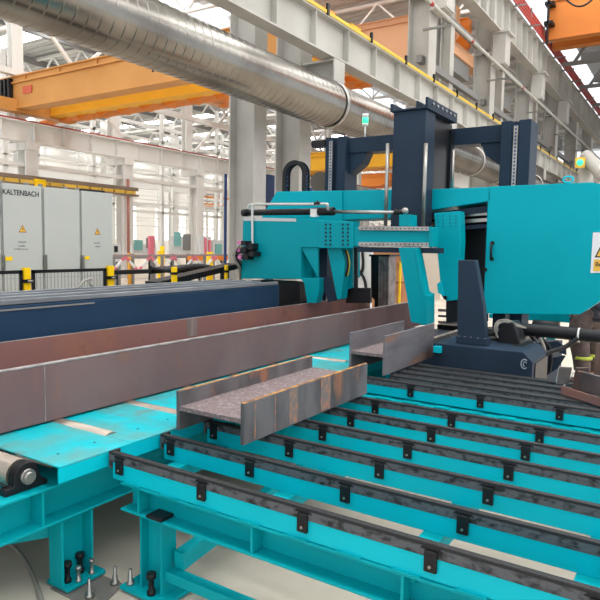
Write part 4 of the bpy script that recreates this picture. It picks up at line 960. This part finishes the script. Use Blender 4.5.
b = MB(); p = at(118, 282, Y=6.5); q = at(170, 282, Y=6.5); b.tube([(p.x, 6.5, 1.10), (q.x, 6.55, 1.10)], .04, 8); tag(b.obj('bar_stock', STEEL), 'pale bar lying on the tray beside the fence', 'bar')

# ================================================================== FAR HALL FILL
t = thing('barrier', 'pink and white zigzag barrier behind the black cable tray', 'barrier', (11, 11.5, 0))
BYr = 11.5; zt_b, zb_b = at(140, 256.5, Y=BYr).z, at(140, 271, Y=BYr).z
x0 = at(112, 262, Y=BYr).x; xs = [x0 + .40 * k for k in range(22)]
b = MB(); b.box(xs[0], xs[-1], BYr - .02, BYr + .02, zt_b, zt_b + .05); b.box(xs[0], xs[-1], BYr - .02, BYr + .02, zb_b - .05, zb_b); b.obj('rail', mat('grey_red_rail', lin(160, 140, 138), .5), t)
b = MB(); b2 = MB()
for k in range(21):
    za, zc = (zt_b, zb_b) if k % 2 else (zb_b, zt_b)
    A_, B_ = Vector((xs[k], BYr, za)), Vector((xs[k + 1], BYr, zc)); b.bar(A_ * .72 + B_ * .28, B_ * .72 + A_ * .28, .05); b2.bar(A_, A_ * .72 + B_ * .28, .055); b2.bar(B_ * .72 + A_ * .28, B_, .055)
objs(b, 'lattice', WHITE, t); objs(b2, 'lattice_end', PINK, t, 0., 'pink red lattice end')
b = MB()
for x in xs[::4]: b.box(x - .03, x + .03, BYr - .03, BYr + .03, 0, zt_b)
b.obj('leg', GREYD, t)
for i, (a, c, top, yy, mm) in enumerate(((128, 131, 253, 12, mat('ochre', lin(208, 150, 52), .5)), (158, 161, 251, 12, YELLOW), (160.5, 164, 246, 12.6, YELLOW), (207.5, 212, 252, 12, YELLOW))):
    x0, x1 = at(a, 260, Y=yy).x, at(c, 260, Y=yy).x; b = MB(); b.tube([((x0 + x1) / 2, yy, 0), ((x0 + x1) / 2, yy, at(a, top, Y=yy).z)], (x1 - x0) / 2, 12)
    tag(b.obj('bollard', mm), ['ochre bollard beside the pink zigzag barrier', 'shorter of the two paired yellow bollards', 'taller of the two paired yellow bollards', 'yellow bollard standing alone left of the blue panel edge'][i], 'bollard')
def hallbox(px0, py0_, px1, py1_, Y_, dep, m, name, label, cat, kids=()):
    dep = min(dep, .12)
    x0, x1 = at(px0, py1_, Y=Y_).x, at(px1, py1_, Y=Y_).x; z0, z1 = max(at(px0, py1_, Y=Y_).z, 0), at(px0, py0_, Y=Y_).z
    t = thing(name, label, cat, ((x0 + x1) / 2, Y_ + dep / 2, z0)); b = MB(); b.box(x0, x1, Y_, Y_ + dep, z0, z1); b.obj('body', m, t)
    if z0 > .05:
        b = MB()
        for xx in (x0 + .02, x1 - .12):
            for yy in (Y_ + .02, Y_ + dep - .12): b.box(xx, xx + .1, yy, yy + .1, 0, z0)
        b.obj('leg', GREYD, t)
    for (a0, b0, a1, b1, mm, nm) in kids:
        xa, xb = at(a0, b1, Y=Y_).x, at(a1, b1, Y=Y_).x; b = MB(); b.box(xa, xb, Y_ - .05, Y_ - .002, at(a0, b1, Y=Y_).z, at(a0, b0, Y=Y_).z); b.obj(nm, mm, t)
    return t
TG = mat('pale_teal', lin(120, 176, 172), .5); PG = mat('pale_machine_grey', lin(206, 208, 206), .5)
hallbox(172, 236, 190, 254, 18, 2, PG, 'machine_tool', 'pale grey machine far back, left of the bollards', 'machine', ((174, 232, 180, 246, TG, 'teal_panel'), (183, 234, 190, 250, GREYD, 'panel')))
hallbox(132, 244, 156, 254, 19, 2.4, PG, 'machine_tool', 'low pale machine behind the pink zigzag barrier', 'machine', ((134, 240, 142, 250, TG, 'teal_panel'), (146, 238, 154, 248, GREYD, 'panel')))
hallbox(113, 244, 121, 262, 17, 1, PG, 'machine_tool', 'white machine edge just right of the grey cabinets', 'machine', ((114, 246, 117, 252, BLACK, 'screen'),))
hallbox(150, 236, 154.5, 255, 18, .6, PINK, 'red_cabinet', 'pink red upright cabinet among the far machines', 'cabinet')
hallbox(200, 236, 211, 262, 17, 1, PG, 'locker', 'white locker behind the lone yellow bollard', 'locker', ((204, 238, 206, 256, PINK, 'stripe'), (208, 240, 210, 258, PINK, 'stripe')))
hallbox(213, 240, 224, 258, 17, 1, PG, 'machine_tool', 'pale machine with a teal panel beside the blue panel edge', 'machine', ((215, 244, 221, 254, TG, 'teal_panel'),))
hallbox(190, 256, 228, 261, 14, 1.2, ORANGE, 'work_bench', 'long low bench with an ochre top in the far hall', 'bench')
hallbox(112, 256, 230, 259, 15.5, .8, GREYD, 'work_bench', 'long grey bench across the far hall', 'bench')
for i, (a, c0, w, hh) in enumerate(((206, 188, 20, 5), (208, 196, 24, 4), (203, 203, 9, 4), (216, 203, 8, 4))):
    b = MB(); p = at(a, c0, Y=40); q = at(a + w, c0 + hh, Y=40); b.box(p.x, q.x, 39.98, 40.6, q.z, p.z); o = b.obj('steel_stack', ORANGE)
    tag(o, ['uppermost orange steel bundle on the far rack', 'middle orange steel bundle on the far rack', 'lower left orange steel bundle on the far rack', 'lower right orange steel bundle on the far rack'][i], 'bundle')
t = thing('storage_rack', 'tall pale storage rack far back holding orange bundles', 'rack', (34, 40.5, 0))
xr0, xr1 = at(198, 200, Y=40).x, at(232, 200, Y=40).x
for x in (xr0, (xr0 + xr1) / 2, xr1):
    b = MB(); b.box(x - .08, x + .08, 40, 40.15, 0, 7); b.box(x - .08, x + .08, 41, 41.15, 0, 7); b.obj('upright', GREYF, t)
for c in (193.2, 200.2, 207.2):
    z = at(215, c, Y=40).z; b = MB(); b.box(xr0, xr1, 40, 41.1, z - .12, z); b.obj('shelf', GREYF, t)
# blue panels behind the columns
b = MB(); b.box(12.75, 13.3, 9.4, 9.9, 0, at(266, 174, Y=9.4).z); tag(b.obj('blue_cabinet', BLUE), 'tall blue panel seen in the gap between the two grey columns', 'panel')
b = MB(); x_ = at(225.5, 200, Y=10.0).x; b.box(x_ - .02, x_ + .06, 10.0, 10.03, 0, at(226, 174, Y=10).z); tag(b.obj('blue_post', BLUE), 'thin dark blue post at left side of the grey columns', 'post')
b = MB(); p = at(316, 182, X=11); b.box(10.9, 11.2, at(324, 185, X=11).y, at(309, 185, X=11).y, 0, at(316, 176, X=11).z - .25); tag(b.obj('blue_hopper', BLUE), 'blue box behind the floodlight', 'box')
# white panel, cartons and post right behind the clamp
hallboxes = (((358, 249, 373, 292), 8.3, .4, WHITE, 'white_cabinet', 'white cabinet behind the clamp unit with black hoses', 'cabinet'),)
b = MB(); p = at(357, 248, X=10.2); q = at(372, 248, X=10.2); b.box(10.2, 10.25, q.y, p.y, 0, p.z); wc = tag(b.obj('white_cabinet', WHITE), 'white cabinet with black hoses seen below the slide beam', 'cabinet')
for k, pts_ in enumerate(([(362, 249), (363, 262), (362, 271), (358, 271)], [(357, 272), (362, 275), (365, 282), (366, 290)])):
    b = MB(); b.tube(smooth([at(*q, X=10.172) for q in pts_]), .028, 8); tag(b.obj('hose', BLACK), ['upper black hose in front of the white cabinet', 'lower black hose in front of the white cabinet'][k], 'hose')
for k, (a, c, d_, e) in enumerate(((372, 252, 402, 264), (390, 264, 401, 282), (390, 283, 401, 345), (372, 264, 389, 345))):
    b = MB(); b.pxX([(a, c), (d_, c), (d_, e), (a, e)], 11.0 + .02 * k, 11.6); tag(b.obj('carton', CARD), ['wide pale carton topmost behind the vertical guide', 'brown carton stacked in the middle right of the vertical guide', 'brown carton lowest right of the vertical guide', 'brown carton hidden behind the vertical guide'][k], 'carton')
b = MB(); p = at(399.5, 282, X=9.5); b.box(9.5, 9.53, p.y - .015, p.y + .015, 0, at(399.5, 262, X=9.5).z); tag(b.obj('barrier_post', YELLOW), 'thin yellow post beside the clamp jaw', 'post')
b = MB(); b.pxX([(420, 250), (440, 250), (440, 300), (424, 300)], 11.5, 11.8); tag(b.obj('partition_panel', mat('cream_panel', lin(216, 206, 190), .6)), 'cream panel seen between jaw and blade guide arm', 'panel')
# white vertical duct and exit lamp at right
t = thing('vertical_duct', 'white vertical duct at far right above the saw housing', 'duct', (34, 5.6, 0))
p = at(586, 170, X=30); b = MB(); b.tube([(30, p.y, 0), (30, p.y, at(586, 156, X=30).z)], .30, 20); b.obj('pipe', GREYL, t)
b = MB(); b.tube([at(586, 156, X=30), at(600, 172, X=29), at(620, 190, X=28)], .28, 18); b.obj('elbow', GREYL, t)
p = at(580, 162.5, X=29.4); t = thing('indicator_lamp', 'small green lamp beside the white vertical duct', 'lamp', tuple(p)); b = MB(); b.box(p.x, p.x + .1, p.y - .2, p.y + .2, p.z - .22, p.z + .22); b.obj('case', SIGNY, t); b = MB(); b.ball(p, .14); b.obj('lens', GREEN, t)
